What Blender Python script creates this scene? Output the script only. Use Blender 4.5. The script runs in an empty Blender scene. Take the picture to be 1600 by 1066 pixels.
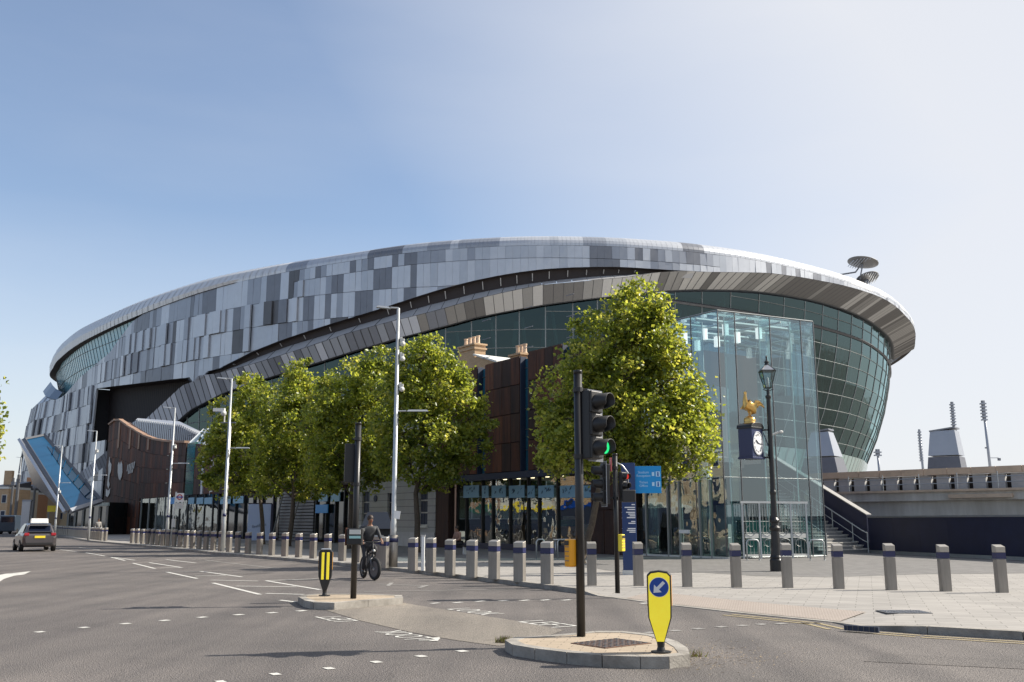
import bpy, math, random
import numpy as np
from mathutils import Vector, Matrix
R = math.radians
rnd = random.Random(7)
scene = bpy.context.scene
C = scene.collection

# ------------------------------------------------------------------ camera
F, CX, CY, EYE, YH = 1500., 800., 533., 1.6, 815.
PITCH = math.atan((YH-CY)/F)
cam_d = bpy.data.cameras.new('camera'); cam = bpy.data.objects.new('camera', cam_d); C.objects.link(cam)
cam_d.sensor_width = 36; cam_d.lens = 36*F/1600; cam_d.clip_start = .1; cam_d.clip_end = 3000
cam.location = (0, 0, EYE); cam.rotation_euler = (R(90)+PITCH, 0, 0)
scene.camera = cam
# ------------------------------------------------------------------ light
SUN_AZ, SUN_EL = R(79), R(38)          # azimuth from +Y towards +X
w = bpy.data.worlds.new("World"); scene.world = w; w.use_nodes = True
nt = w.node_tree; bg = nt.nodes['Background']
sky = nt.nodes.new('ShaderNodeTexSky'); sky.sky_type = 'NISHITA'; sky.sun_disc = False
sky.sun_elevation = SUN_EL; sky.sun_rotation = SUN_AZ; sky.air_density = 1.0; sky.dust_density = 1.0; sky.ozone_density = 2.5; sky.altitude = 30
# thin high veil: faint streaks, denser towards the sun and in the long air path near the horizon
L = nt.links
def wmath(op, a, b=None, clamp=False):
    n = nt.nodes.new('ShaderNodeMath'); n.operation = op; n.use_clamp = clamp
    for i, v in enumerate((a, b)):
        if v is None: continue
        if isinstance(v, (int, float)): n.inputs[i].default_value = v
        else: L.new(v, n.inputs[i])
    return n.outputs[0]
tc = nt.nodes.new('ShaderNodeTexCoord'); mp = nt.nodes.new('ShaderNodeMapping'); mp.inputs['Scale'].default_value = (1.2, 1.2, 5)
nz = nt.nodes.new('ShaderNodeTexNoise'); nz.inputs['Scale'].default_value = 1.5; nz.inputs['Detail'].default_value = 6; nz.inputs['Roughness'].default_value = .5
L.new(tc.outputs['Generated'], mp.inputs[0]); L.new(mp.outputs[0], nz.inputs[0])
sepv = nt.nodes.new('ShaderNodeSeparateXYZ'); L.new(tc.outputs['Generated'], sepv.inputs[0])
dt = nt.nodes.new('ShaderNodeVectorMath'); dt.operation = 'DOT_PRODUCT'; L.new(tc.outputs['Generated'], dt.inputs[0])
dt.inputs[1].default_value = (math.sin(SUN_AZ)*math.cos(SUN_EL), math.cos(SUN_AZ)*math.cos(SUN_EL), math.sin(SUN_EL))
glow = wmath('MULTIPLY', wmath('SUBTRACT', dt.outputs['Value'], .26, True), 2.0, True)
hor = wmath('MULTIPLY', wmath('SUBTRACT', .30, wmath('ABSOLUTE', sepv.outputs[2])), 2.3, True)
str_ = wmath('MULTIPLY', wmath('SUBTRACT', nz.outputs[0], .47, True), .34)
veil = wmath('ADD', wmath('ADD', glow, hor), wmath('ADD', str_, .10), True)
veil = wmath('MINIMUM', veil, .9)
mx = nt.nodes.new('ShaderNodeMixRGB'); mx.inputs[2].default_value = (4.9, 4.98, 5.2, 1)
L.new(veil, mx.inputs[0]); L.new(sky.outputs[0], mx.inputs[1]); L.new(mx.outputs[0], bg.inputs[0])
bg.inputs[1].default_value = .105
sd = bpy.data.lights.new('sun', 'SUN'); sun = bpy.data.objects.new('sun', sd); C.objects.link(sun)
sd.energy = 5.0; sd.angle = R(.55); sd.color = (1, .93, .82)
sv = Vector((math.sin(SUN_AZ)*math.cos(SUN_EL), math.cos(SUN_AZ)*math.cos(SUN_EL), math.sin(SUN_EL)))
sun.rotation_euler = sv.to_track_quat('Z', 'Y').to_euler(); sun.location = (60, 20, 80)
scene.view_settings.view_transform = 'Standard'; scene.view_settings.look = 'None'
scene.view_settings.exposure = .72; scene.view_settings.gamma = 1
scene.render.engine = 'CYCLES'
scene.cycles.transparent_max_bounces = 16; scene.cycles.max_bounces = 8
scene.cycles.caustics_reflective = False; scene.cycles.caustics_refractive = False

# ------------------------------------------------------------------ layout helpers
def ray(px, py):
    a = (px-CX)/F; b = (CY-py)/F; c, s = math.cos(PITCH), math.sin(PITCH)
    return Vector((a, c-b*s, s+b*c))
def at(px, py, Y): return Vector((0, 0, EYE))+ray(px, py)*(Y/ray(px, py).y)
def G(px, py, z=0.):
    r = ray(px, py); return Vector((0, 0, EYE))+r*((z-EYE)/r.z)
def sm(a, b, x):
    x = min(1, max(0, (x-a)/(b-a))); return x*x*(3-2*x)

# ------------------------------------------------------------------ materials
MT = {}
def mat(name, col, rough=.6, metal=0., var=.0, vscale=4., bump=0., bscale=60., spec=.5, emit=None, coat=0., stretch=None, col2=None, coord='Object'):
    if name in MT: return MT[name]
    m = bpy.data.materials.new(name); m.use_nodes = True; n = m.node_tree; b = n.nodes['Principled BSDF']
    b.inputs['Base Color'].default_value = (*col, 1); b.inputs['Roughness'].default_value = rough; b.inputs['Metallic'].default_value = metal
    b.inputs['Specular IOR Level'].default_value = spec; b.inputs['Coat Weight'].default_value = coat
    tcn = n.nodes.new('ShaderNodeTexCoord'); src = tcn.outputs[coord]
    if stretch:
        mm = n.nodes.new('ShaderNodeMapping'); mm.inputs['Scale'].default_value = stretch; n.links.new(src, mm.inputs[0]); src = mm.outputs[0]
    if var or col2:
        t = n.nodes.new('ShaderNodeTexNoise'); t.inputs['Scale'].default_value = vscale; t.inputs['Detail'].default_value = 8; t.inputs['Roughness'].default_value = .65
        n.links.new(src, t.inputs[0])
        r = n.nodes.new('ShaderNodeValToRGB'); r.color_ramp.elements[0].position = .3; r.color_ramp.elements[1].position = .7
        a = col; c2 = col2 or tuple(min(1, x*(1+var)) for x in col)
        if not col2: a = tuple(x*(1-var) for x in col)
        r.color_ramp.elements[0].color = (*a, 1); r.color_ramp.elements[1].color = (*c2, 1)
        n.links.new(t.outputs[0], r.inputs[0]); n.links.new(r.outputs[0], b.inputs['Base Color'])
    if bump:
        t2 = n.nodes.new('ShaderNodeTexNoise'); t2.inputs['Scale'].default_value = bscale; t2.inputs['Detail'].default_value = 4
        n.links.new(src, t2.inputs[0]); bp = n.nodes.new('ShaderNodeBump'); bp.inputs['Strength'].default_value = bump; bp.inputs['Distance'].default_value = .02
        n.links.new(t2.outputs[0], bp.inputs['Height']); n.links.new(bp.outputs[0], b.inputs['Normal'])
    if emit:
        b.inputs['Emission Color'].default_value = (*emit[0], 1); b.inputs['Emission Strength'].default_value = emit[1]
    MT[name] = m; return m
def glass(name, tint, refl=(.8, .9, .92), base=.10, rough=.02, wav=0.):
    m = bpy.data.materials.new(name); m.use_nodes = True; n = m.node_tree; n.nodes.clear()
    o = n.nodes.new('ShaderNodeOutputMaterial'); tr = n.nodes.new('ShaderNodeBsdfTransparent'); tr.inputs[0].default_value = (*tint, 1)
    gl = n.nodes.new('ShaderNodeBsdfGlossy'); gl.inputs['Color'].default_value = (*refl, 1); gl.inputs['Roughness'].default_value = rough
    fr = n.nodes.new('ShaderNodeFresnel'); ge = n.nodes.new('ShaderNodeNewGeometry'); ior = n.nodes.new('ShaderNodeMath'); ior.operation = 'MULTIPLY_ADD'; ior.inputs[1].default_value = 1/1.52-1.52; ior.inputs[2].default_value = 1.52; n.links.new(ge.outputs['Backfacing'], ior.inputs[0]); n.links.new(ior.outputs[0], fr.inputs[0])
    ad = n.nodes.new('ShaderNodeMath'); ad.operation = 'ADD'; ad.inputs[1].default_value = base; ad.use_clamp = True
    mi = n.nodes.new('ShaderNodeMixShader')
    n.links.new(fr.outputs[0], ad.inputs[0]); n.links.new(ad.outputs[0], mi.inputs[0]); n.links.new(tr.outputs[0], mi.inputs[1]); n.links.new(gl.outputs[0], mi.inputs[2])
    n.links.new(mi.outputs[0], o.inputs[0])
    if wav:
        tcn = n.nodes.new('ShaderNodeTexCoord'); t2 = n.nodes.new('ShaderNodeTexNoise'); t2.inputs['Scale'].default_value = .8
        n.links.new(tcn.outputs['Object'], t2.inputs[0]); bp = n.nodes.new('ShaderNodeBump'); bp.inputs['Strength'].default_value = wav; bp.inputs['Distance'].default_value = .1
        n.links.new(t2.outputs[0], bp.inputs['Height']); n.links.new(bp.outputs[0], gl.inputs['Normal']); n.links.new(bp.outputs[0], fr.inputs['Normal'])
    MT[name] = m; return m
def asphalt_mat(name, col, col2, patch=.25):
    m = bpy.data.materials.new(name); m.use_nodes = True; n = m.node_tree; b = n.nodes['Principled BSDF']; lk = n.links.new
    tcn = n.nodes.new('ShaderNodeTexCoord')
    t1 = n.nodes.new('ShaderNodeTexNoise'); t1.inputs['Scale'].default_value = 38; t1.inputs['Detail'].default_value = 3; t1.inputs['Roughness'].default_value = .8
    t2 = n.nodes.new('ShaderNodeTexNoise'); t2.inputs['Scale'].default_value = .35; t2.inputs['Detail'].default_value = 6; t2.inputs['Roughness'].default_value = .6
    vor = n.nodes.new('ShaderNodeTexVoronoi'); vor.inputs['Scale'].default_value = 70
    for t in (t1, t2, vor): lk(tcn.outputs['Object'], t.inputs[0])
    r1 = n.nodes.new('ShaderNodeValToRGB'); r1.color_ramp.elements[0].position = .36; r1.color_ramp.elements[1].position = .66
    r1.color_ramp.elements[0].color = (*col, 1); r1.color_ramp.elements[1].color = (*col2, 1); lk(t1.outputs[0], r1.inputs[0])
    r2 = n.nodes.new('ShaderNodeValToRGB'); r2.color_ramp.elements[0].position = .3; r2.color_ramp.elements[1].position = .72
    r2.color_ramp.elements[0].color = (1-patch, 1-patch, 1-patch, 1); r2.color_ramp.elements[1].color = (1+patch*.6, 1+patch*.5, 1+patch*.4, 1); lk(t2.outputs[0], r2.inputs[0])
    mu = n.nodes.new('ShaderNodeMixRGB'); mu.blend_type = 'MULTIPLY'; mu.inputs[0].default_value = 1; lk(r1.outputs[0], mu.inputs[1]); lk(r2.outputs[0], mu.inputs[2])
    mps = n.nodes.new('ShaderNodeMapping'); mps.inputs['Rotation'].default_value = (0, 0, R(-35)); mps.inputs['Scale'].default_value = (1.1, .07, 1); lk(tcn.outputs['Object'], mps.inputs[0])
    t3 = n.nodes.new('ShaderNodeTexNoise'); t3.inputs['Scale'].default_value = 1.0; t3.inputs['Detail'].default_value = 5; lk(mps.outputs[0], t3.inputs[0])
    r3 = n.nodes.new('ShaderNodeValToRGB'); r3.color_ramp.elements[0].position = .35; r3.color_ramp.elements[1].position = .65
    r3.color_ramp.elements[0].color = (.74, .73, .73, 1); r3.color_ramp.elements[1].color = (1.08, 1.06, 1.03, 1); lk(t3.outputs[0], r3.inputs[0])
    mu3 = n.nodes.new('ShaderNodeMixRGB'); mu3.blend_type = 'MULTIPLY'; mu3.inputs[0].default_value = 1; lk(mu.outputs[0], mu3.inputs[1]); lk(r3.outputs[0], mu3.inputs[2]); mu = mu3
    # oil and rubber spots
    t4 = n.nodes.new('ShaderNodeTexNoise'); t4.inputs['Scale'].default_value = 2.3; t4.inputs['Detail'].default_value = 4; lk(tcn.outputs['Object'], t4.inputs[0])
    r4 = n.nodes.new('ShaderNodeValToRGB'); r4.color_ramp.elements[0].position = .68; r4.color_ramp.elements[1].position = .78
    r4.color_ramp.elements[0].color = (1, 1, 1, 1); r4.color_ramp.elements[1].color = (.68, .67, .66, 1); lk(t4.outputs[0], r4.inputs[0])
    mu4 = n.nodes.new('ShaderNodeMixRGB'); mu4.blend_type = 'MULTIPLY'; mu4.inputs[0].default_value = 1; lk(mu.outputs[0], mu4.inputs[1]); lk(r4.outputs[0], mu4.inputs[2]); mu = mu4
    # tar seams / cracks
    cr_ = n.nodes.new('ShaderNodeTexVoronoi'); cr_.feature = 'DISTANCE_TO_EDGE'; cr_.inputs['Scale'].default_value = .16
    dn = n.nodes.new('ShaderNodeTexNoise'); dn.inputs['Scale'].default_value = 1.1; lk(tcn.outputs['Object'], dn.inputs[0])
    av = n.nodes.new('ShaderNodeVectorMath'); av.operation = 'MULTIPLY_ADD'; av.inputs[1].default_value = (1.5, 1.5, 0); lk(dn.outputs['Color'], av.inputs[0]); lk(tcn.outputs['Object'], av.inputs[2]); lk(av.outputs[0], cr_.inputs[0])
    rc = n.nodes.new('ShaderNodeValToRGB'); rc.color_ramp.elements[0].position = .001; rc.color_ramp.elements[1].position = .004
    rc.color_ramp.elements[0].color = (.72, .72, .72, 1); rc.color_ramp.elements[1].color = (1, 1, 1, 1); lk(cr_.outputs[0], rc.inputs[0])
    mu2 = n.nodes.new('ShaderNodeMixRGB'); mu2.blend_type = 'MULTIPLY'; mu2.inputs[0].default_value = .6; lk(mu.outputs[0], mu2.inputs[1]); lk(rc.outputs[0], mu2.inputs[2])
    lk(mu2.outputs[0], b.inputs['Base Color'])
    b.inputs['Roughness'].default_value = .78; b.inputs['Specular IOR Level'].default_value = .4
    bp = n.nodes.new('ShaderNodeBump'); bp.inputs['Strength'].default_value = .9; bp.inputs['Distance'].default_value = .012; lk(vor.outputs[0], bp.inputs['Height']); lk(bp.outputs[0], b.inputs['Normal'])
    MT[name] = m; return m
def brick_mat(name, c1, c2, mortar, bw, bh, scale=1., ms=.012, rough=.85, rot=0., off=.5, axis='xy', vary=.15):
    m = bpy.data.materials.new(name); m.use_nodes = True; n = m.node_tree; b = n.nodes['Principled BSDF']; lk = n.links.new
    tcn = n.nodes.new('ShaderNodeTexCoord'); mp = n.nodes.new('ShaderNodeMapping')
    mp.inputs['Rotation'].default_value = (0, 0, rot)
    if axis == 'xz': mp.inputs['Rotation'].default_value = (R(90), 0, 0)
    br = n.nodes.new('ShaderNodeTexBrick'); br.inputs['Scale'].default_value = scale; br.offset = off
    br.inputs['Color1'].default_value = (*c1, 1); br.inputs['Color2'].default_value = (*c2, 1); br.inputs['Mortar'].default_value = (*mortar, 1)
    br.inputs['Brick Width'].default_value = bw; br.inputs['Row Height'].default_value = bh; br.inputs['Mortar Size'].default_value = ms
    t = n.nodes.new('ShaderNodeTexNoise'); t.inputs['Scale'].default_value = .9; t.inputs['Detail'].default_value = 9; t.inputs['Roughness'].default_value = .7
    r = n.nodes.new('ShaderNodeValToRGB'); r.color_ramp.elements[0].position = .3; r.color_ramp.elements[1].position = .72
    r.color_ramp.elements[0].color = (1-vary, 1-vary, 1-vary, 1); r.color_ramp.elements[1].color = (1+vary*.4,)*3+(1,)
    mu = n.nodes.new('ShaderNodeMixRGB'); mu.blend_type = 'MULTIPLY'; mu.inputs[0].default_value = 1
    lk(tcn.outputs['Object'], mp.inputs[0]); lk(mp.outputs[0], br.inputs[0]); lk(tcn.outputs['Object'], t.inputs[0]); lk(t.outputs[0], r.inputs[0])
    lk(br.outputs[0], mu.inputs[1]); lk(r.outputs[0], mu.inputs[2]); lk(mu.outputs[0], b.inputs['Base Color'])
    b.inputs['Roughness'].default_value = rough
    bp = n.nodes.new('ShaderNodeBump'); bp.inputs['Strength'].default_value = .3; bp.inputs['Distance'].default_value = .004; bp.invert = True
    lk(br.outputs['Fac'], bp.inputs['Height']); lk(bp.outputs[0], b.inputs['Normal'])
    MT[name] = m; return m

PAN = [mat('panel_pale', (.50, .52, .555), .36, .42, var=.05, vscale=.6), mat('panel_light', (.42, .445, .485), .38, .42, var=.05, vscale=.6),
       mat('panel_mid', (.30, .32, .36), .4, .42, var=.06, vscale=.6), mat('panel_dark', (.18, .19, .215), .42, .42, var=.07, vscale=.6),
       mat('panel_charcoal', (.11, .112, .12), .45, .4, var=.1, vscale=.6)]
BANDM = [mat('band_pale', (.60, .63, .69), .5, .0, var=.04), mat('band_mid', (.37, .395, .44), .5, .0, var=.05), mat('band_dark', (.23, .245, .28), .5, .0, var=.06)]
LIPM = mat('lip_metal', (.66, .66, .66), .42, .35, var=.05, vscale=1)
SOF = [mat('soffit_light', (.52, .505, .48), .5, .15, var=.05), mat('soffit_mid', (.30, .29, .275), .5, .15, var=.06), mat('soffit_dark', (.17, .162, .155), .5, .15, var=.08)]
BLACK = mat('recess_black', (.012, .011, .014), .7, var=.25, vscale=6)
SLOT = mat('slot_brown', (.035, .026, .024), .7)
LEDGE = mat('ledge_metal', (.40, .40, .41), .5, .2, var=.08, vscale=1.5)
MULL = mat('mullion', (.27, .29, .29), .45, .25)
GL_T = glass('stadium_glass', (.09, .155, .16), (.66, .92, .93), .02, .015, wav=.12)
GL_B = mat('blue_glazing', (.22, .54, .66), .25, .05, var=.14, vscale=.3, spec=.9)  # reflected sky put into a blue diffuse base colour
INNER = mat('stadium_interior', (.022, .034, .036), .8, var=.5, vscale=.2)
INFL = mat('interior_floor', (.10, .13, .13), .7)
PALE = mat('interior_column', (.5, .58, .56), .5)
ROOFM = mat('roof_sheet', (.5, .51, .52), .5, .4)
CORT = mat('weathered_steel', (.014, .007, .006), .75, .0, vscale=.9, stretch=(3.2, 3.2, .35), col2=(.135, .042, .018), bump=.3, bscale=12)
CORT2 = mat('weathered_steel_dark', (.012, .006, .005), .75, .0, vscale=.9, stretch=(3.2, 3.2, .35), col2=(.06, .024, .015), bump=.3, bscale=12)
CORTA = mat('weathered_steel_rust', (.03, .012, .008), .75, .0, vscale=1.3, stretch=(4, 4, .3), col2=(.21, .07, .028), bump=.3, bscale=12)
CORTB = mat('weathered_steel_brown', (.018, .010, .008), .75, .0, vscale=.7, stretch=(3, 3, .4), col2=(.085, .034, .02), bump=.3, bscale=12)
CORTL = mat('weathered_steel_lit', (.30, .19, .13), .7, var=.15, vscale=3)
GL_S = glass('shop_glass', (.55, .62, .60), (.85, .9, .9), .12, .01, wav=.2)
GL_A = glass('atrium_glass', (.70, .80, .82), (.80, .95, 1.0), .13, .01)
GL_G = mat('green_glass', (.03, .13, .11), .1, .3, var=.4, vscale=.7, spec=.8)
GL_C = mat('sky_blue_glass', (.05, .22, .32), .1, .4, var=.2, vscale=.5, spec=.8)
STEEL = mat('stainless_steel', (.27, .25, .225), .45, .55, var=.22, vscale=5, stretch=(1, 1, .25), bump=.12, bscale=30)
STEELT = mat('stainless_top', (.36, .335, .30), .42, .6, var=.12, vscale=8)
BAND = mat('blue_band', (.012, .016, .075), .4)
GALV = mat('galvanised', (.46, .48, .49), .42, .6, var=.12, vscale=3)
POLEB = mat('black_paint', (.012, .012, .013), .38, spec=.5, var=.2, vscale=9)
BLKP = mat('black_plastic', (.016, .016, .017), .5)
YEL = mat('yellow_plastic', (.86, .66, .03), .35, vscale=7, col2=(.92, .74, .05))
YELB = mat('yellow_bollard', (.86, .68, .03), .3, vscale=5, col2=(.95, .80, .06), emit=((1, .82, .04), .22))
ORG = mat('orange_yellow', (.80, .36, .01), .35)
BLUE = mat('sign_blue', (.005, .06, .34), .3)
WHITE = mat('white_paint', (.8, .8, .79), .5)
WHT2 = mat('off_white', (.6, .6, .57), .6, var=.08, vscale=3)
NAVY = mat('navy_paint', (.009, .013, .045), .45, var=.18, vscale=1.5)
CONC = mat('concrete', (.46, .41, .34), .85, vscale=.9, stretch=(1.4, 1.4, .2), col2=(.74, .69, .61), bump=.3, bscale=20)
CONCP = mat('concrete_peach', (.66, .50, .36), .85, var=.15, vscale=1.5, bump=.3, bscale=20)  # on the podium coping the peach puts warm sunlight into the colour
CONCG = mat('concrete_grey', (.46, .46, .46), .8, var=.12, vscale=2)
KERB = mat('kerb_stone', (.17, .155, .135), .85, col2=(.40, .375, .335), vscale=2.2, bump=.4, bscale=40)
LINE = mat('line_paint', (.62, .61, .57), .75, vscale=9, col2=(.40, .39, .36), bump=.3, bscale=60)
LINEF = mat('line_faint', (.24, .23, .215), .8, var=.3, vscale=12)
LINEY = mat('line_yellow', (.30, .245, .14), .8, var=.3, vscale=12)
ROAD = asphalt_mat('asphalt', (.072, .066, .064), (.235, .217, .207))
TARM = asphalt_mat('buff_tarmac', (.16, .145, .125), (.335, .305, .268), .2)
PAVE = brick_mat('paving_light', (.33, .31, .285), (.275, .26, .24), (.17, .16, .145), .6, .3, ms=.008, rot=R(20))
PAVD = brick_mat('paving_dark', (.185, .178, .17), (.145, .14, .135), (.1, .09, .08), .4, .2, ms=.008, rot=R(-35))
PAVI = brick_mat('paving_island', (.42, .34, .25), (.36, .29, .21), (.2, .16, .12), .3, .12, ms=.006, rot=R(12))
BRICK = brick_mat('stock_brick', (.52, .34, .18), (.42, .26, .14), (.5, .44, .35), .225, .075, ms=.008, axis='xz')
STUC = brick_mat('stucco', (.42, .42, .41), (.40, .40, .39), (.20, .2, .2), 60, .42, ms=.02, axis='xz', off=0)
GOLD = mat('gold_leaf', (.72, .44, .13), .3, .75, var=.15, vscale=20)
SKIN = mat('skin', (.23, .12, .075), .55)
RED = mat('red', (.45, .02, .02), .4)
POSTER = mat('poster_blue', (.20, .38, .50), .5)
INK = mat('ink_dark', (.02, .03, .06), .6)
LFM = []
for i, (a, b_) in enumerate([((.125, .17, .032), (.42, .48, .05)), ((.185, .23, .042), (.58, .60, .07)), ((.26, .28, .065), (.72, .68, .11)), ((.06, .09, .02), (.25, .30, .03))]):
    m = bpy.data.materials.new('leaf_%s' % ['green', 'bright', 'yellowish', 'deep'][i]); m.use_nodes = True; n = m.node_tree; n.nodes.clear()
    o = n.nodes.new('ShaderNodeOutputMaterial'); d = n.nodes.new('ShaderNodeBsdfPrincipled'); t = n.nodes.new('ShaderNodeBsdfTranslucent'); x = n.nodes.new('ShaderNodeMixShader')
    d.inputs['Base Color'].default_value = (*a, 1); d.inputs['Roughness'].default_value = .36; t.inputs[0].default_value = (*b_, 1); x.inputs[0].default_value = .52
    n.links.new(d.outputs[0], x.inputs[1]); n.links.new(t.outputs[0], x.inputs[2]); n.links.new(x.outputs[0], o.inputs[0]); LFM.append(m)
BARK = mat('bark', (.09, .07, .05), .9, var=.3, vscale=8, bump=.5, bscale=15)

# ------------------------------------------------------------------ mesh builder
class MB:
    def __init__(s): s.v = []; s.f = []; s.m = []; s.sl = []
    def mi(s, m):
        if m not in s.sl: s.sl.append(m)
        return s.sl.index(m)
    def add(s, vs, fs, m):
        k = len(s.v); s.v += [tuple(p) for p in vs]; i = s.mi(m)
        for f in fs: s.f.append(tuple(k+a for a in f)); s.m.append(i)
        return s
    def quad(s, a, b, c, d, m): return s.add([a, b, c, d], [(0, 1, 2, 3)], m)
    def poly(s, pts, m): return s.add(pts, [tuple(range(len(pts)))], m)
    def box(s, c, d, m, rz=0., M=None, top=None):
        x, y, z = d[0]/2, d[1]/2, d[2]/2; t = top or (1, 1)
        vs = [(-x, -y, -z), (x, -y, -z), (x, y, -z), (-x, y, -z), (-x*t[0], -y*t[1], z), (x*t[0], -y*t[1], z), (x*t[0], y*t[1], z), (-x*t[0], y*t[1], z)]
        T = Matrix.Translation(Vector(c)) @ (M if M is not None else Matrix.Rotation(rz, 4, 'Z'))
        return s.add([T @ Vector(p) for p in vs], [(0, 3, 2, 1), (4, 5, 6, 7), (0, 1, 5, 4), (1, 2, 6, 5), (2, 3, 7, 6), (3, 0, 4, 7)], m)
    def prism(s, poly, z0, z1, m, mt=None):
        n = len(poly); z = (lambda q, i: q[i] if isinstance(q, (list, tuple)) else q)
        vs = [(p[0], p[1], z(z0, i)) for i, p in enumerate(poly)]+[(p[0], p[1], z(z1, i)) for i, p in enumerate(poly)]
        s.add(vs, [(i, (i+1) % n, n+(i+1) % n, n+i) for i in range(n)]+[tuple(range(n-1, -1, -1))], m)
        return s.add(vs[n:], [tuple(range(n))], mt or m)
    def wall(s, poly, y0, y1, m):
        """poly in (x,z), extruded along y"""
        n = len(poly); vs = [(p[0], y0, p[1]) for p in poly]+[(p[0], y1, p[1]) for p in poly]
        return s.add(vs, [(i, (i+1) % n, n+(i+1) % n, n+i) for i in range(n)]+[tuple(range(n-1, -1, -1)), tuple(range(n, 2*n))], m)
    def tube(s, pts, r, m, n=8, cap=True):
        pts = [Vector(p) for p in pts]; k = len(pts); rs = r if isinstance(r, (list, tuple)) else [r]*k; vs = []
        up = None
        for i, p in enumerate(pts):
            d = (pts[min(i+1, k-1)]-pts[max(i-1, 0)]).normalized()
            if up is None: up = Vector((1, 0, 0)) if abs(d.z) > .9 else Vector((0, 0, 1))
            a = d.cross(up).normalized(); b = a.cross(d).normalized(); up = b
            for j in range(n):
                t = 2*math.pi*j/n; vs.append(p+(a*math.cos(t)+b*math.sin(t))*rs[i])
        fs = [(i*n+j, i*n+(j+1) % n, (i+1)*n+(j+1) % n, (i+1)*n+j) for i in range(k-1) for j in range(n)]
        if cap: fs += [tuple(range(n-1, -1, -1)), tuple((k-1)*n+j for j in range(n))]
        return s.add(vs, fs, m)
    def lathe(s, prof, m, n=16, c=(0, 0, 0), M=None):
        vs = []; T = Matrix.Translation(Vector(c)) @ (M if M is not None else Matrix())
        for r, z in prof:
            for j in range(n):
                t = 2*math.pi*j/n; vs.append(T @ Vector((r*math.cos(t), r*math.sin(t), z)))
        k = len(prof)
        fs = [(i*n+j, i*n+(j+1) % n, (i+1)*n+(j+1) % n, (i+1)*n+j) for i in range(k-1) for j in range(n)]
        fs += [tuple(range(n-1, -1, -1)), tuple((k-1)*n+j for j in range(n))]
        return s.add(vs, fs, m)
    def ell(s, c, d, m, n=14, M=None):
        k = n//2; prof = [(max(.001, math.sin(math.pi*i/k)), -math.cos(math.pi*i/k)) for i in range(k+1)]
        return s.lathe(prof, m, n, c, (M if M is not None else Matrix()) @ Matrix.Diagonal((*d, 1)))
    def text(s, body, size, m, T, thick=.004, align='CENTER'):
        cu = bpy.data.curves.new('t', 'FONT'); cu.body = body; cu.size = size; cu.align_x = align; cu.align_y = 'CENTER'; cu.extrude = thick; cu.resolution_u = 2
        o = bpy.data.objects.new('t', cu); C.objects.link(o); bpy.context.view_layer.update()
        me = bpy.data.meshes.new_from_object(o.evaluated_get(bpy.context.evaluated_depsgraph_get()))
        s.add([T @ v.co for v in me.vertices], [tuple(p.vertices) for p in me.polygons], m)
        bpy.data.objects.remove(o); bpy.data.curves.remove(cu); bpy.data.meshes.remove(me); return s
    def build(s, name, parent=None, world=False, smooth=False, bevel=0., loc=None, kind=None):
        me = bpy.data.meshes.new(name); vs = s.v
        if parent is not None and world:
            I = parent.matrix_basis.inverted(); vs = [I @ Vector(p) for p in vs]
        me.from_pydata([tuple(p) for p in vs], [], s.f); [me.materials.append(m) for m in s.sl]
        me.polygons.foreach_set('material_index', s.m)
        if smooth: me.polygons.foreach_set('use_smooth', [True]*len(s.f))
        me.update(); o = bpy.data.objects.new(name, me); C.objects.link(o)
        if parent is not None: o.parent = parent
        if loc is not None: o.location = loc
        if bevel:
            b = o.modifiers.new('bevel', 'BEVEL'); b.width = bevel; b.segments = 2; b.limit_method = 'ANGLE'; b.angle_limit = R(40)
        if kind: o['kind'] = kind
        return o
def tag(o, label, cat, group=None):
    o['label'] = label; o['category'] = cat
    if group: o['group'] = group
    return o
def thing(name, label, cat, loc=(0, 0, 0), rz=0., group=None):
    o = bpy.data.objects.new(name, None); C.objects.link(o); o.location = loc; o.rotation_euler = (0, 0, rz); o.empty_display_size = .3
    bpy.context.view_layer.update(); return tag(o, label, cat, group)
def copy_tree(o, parent=None):
    c = o.copy(); C.objects.link(c)
    if parent is not None: c.parent = parent
    for ch in [x for x in C.objects if x.parent == o and x is not c]: copy_tree(ch, c)
    return c
RX90 = Matrix.Rotation(R(90), 4, 'X')
def XY(p): return (p[0], p[1])

# ================================================================== GROUND
kerb_px = [(0, 829), (96, 839), (142, 847), (210, 853), (258, 858), (350, 868), (470, 878), (552, 886), (640, 895), (750, 908), (830, 918), (900, 927), (935, 932), (967, 936), (1052, 947), (1160, 959), (1300, 973), (1345, 983), (1450, 991), (1600, 1000), (1700, 1006)]
KP = [XY(G(*p)) for p in kerb_px]; KP = [(-110, 215), (-170, 330)][::-1]+KP+[(12.5, 12.2), (30, 11)]
g = MB(); g.quad((-900, -300, -.02), (900, -300, -.02), (900, 1500, -.02), (-900, 1500, -.02), mat('far_ground', (.12, .11, .1), .9, var=.2, vscale=.05)); g.build('ground', kind='structure')
g = MB(); g.poly([(-400, -60, 0), (60, -60, 0), (60, 12, 0), (30, 13, 0), (14, 15, 0), (8, 24, 0), (-40, 110, 0), (-165, 340, 0), (-400, 340, 0)], ROAD); g.build('road', kind='structure')
def kerb_h(i):
    p = KP[i]; x, y = p
    if 13 < y < 21.6 and x < 6.0: return .012 if y > 15.2 else .05
    return .11
hs = [kerb_h(i) for i in range(len(KP))]
g = MB()
inner = []
for i, p in enumerate(KP):
    a = Vector(KP[max(i-1, 0)]); b = Vector(KP[min(i+1, len(KP)-1)]); d = (b-a).normalized(); n_ = Vector((-d.y, d.x)); inner.append((p[0]+n_.x*.17, p[1]+n_.y*.17))
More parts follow.
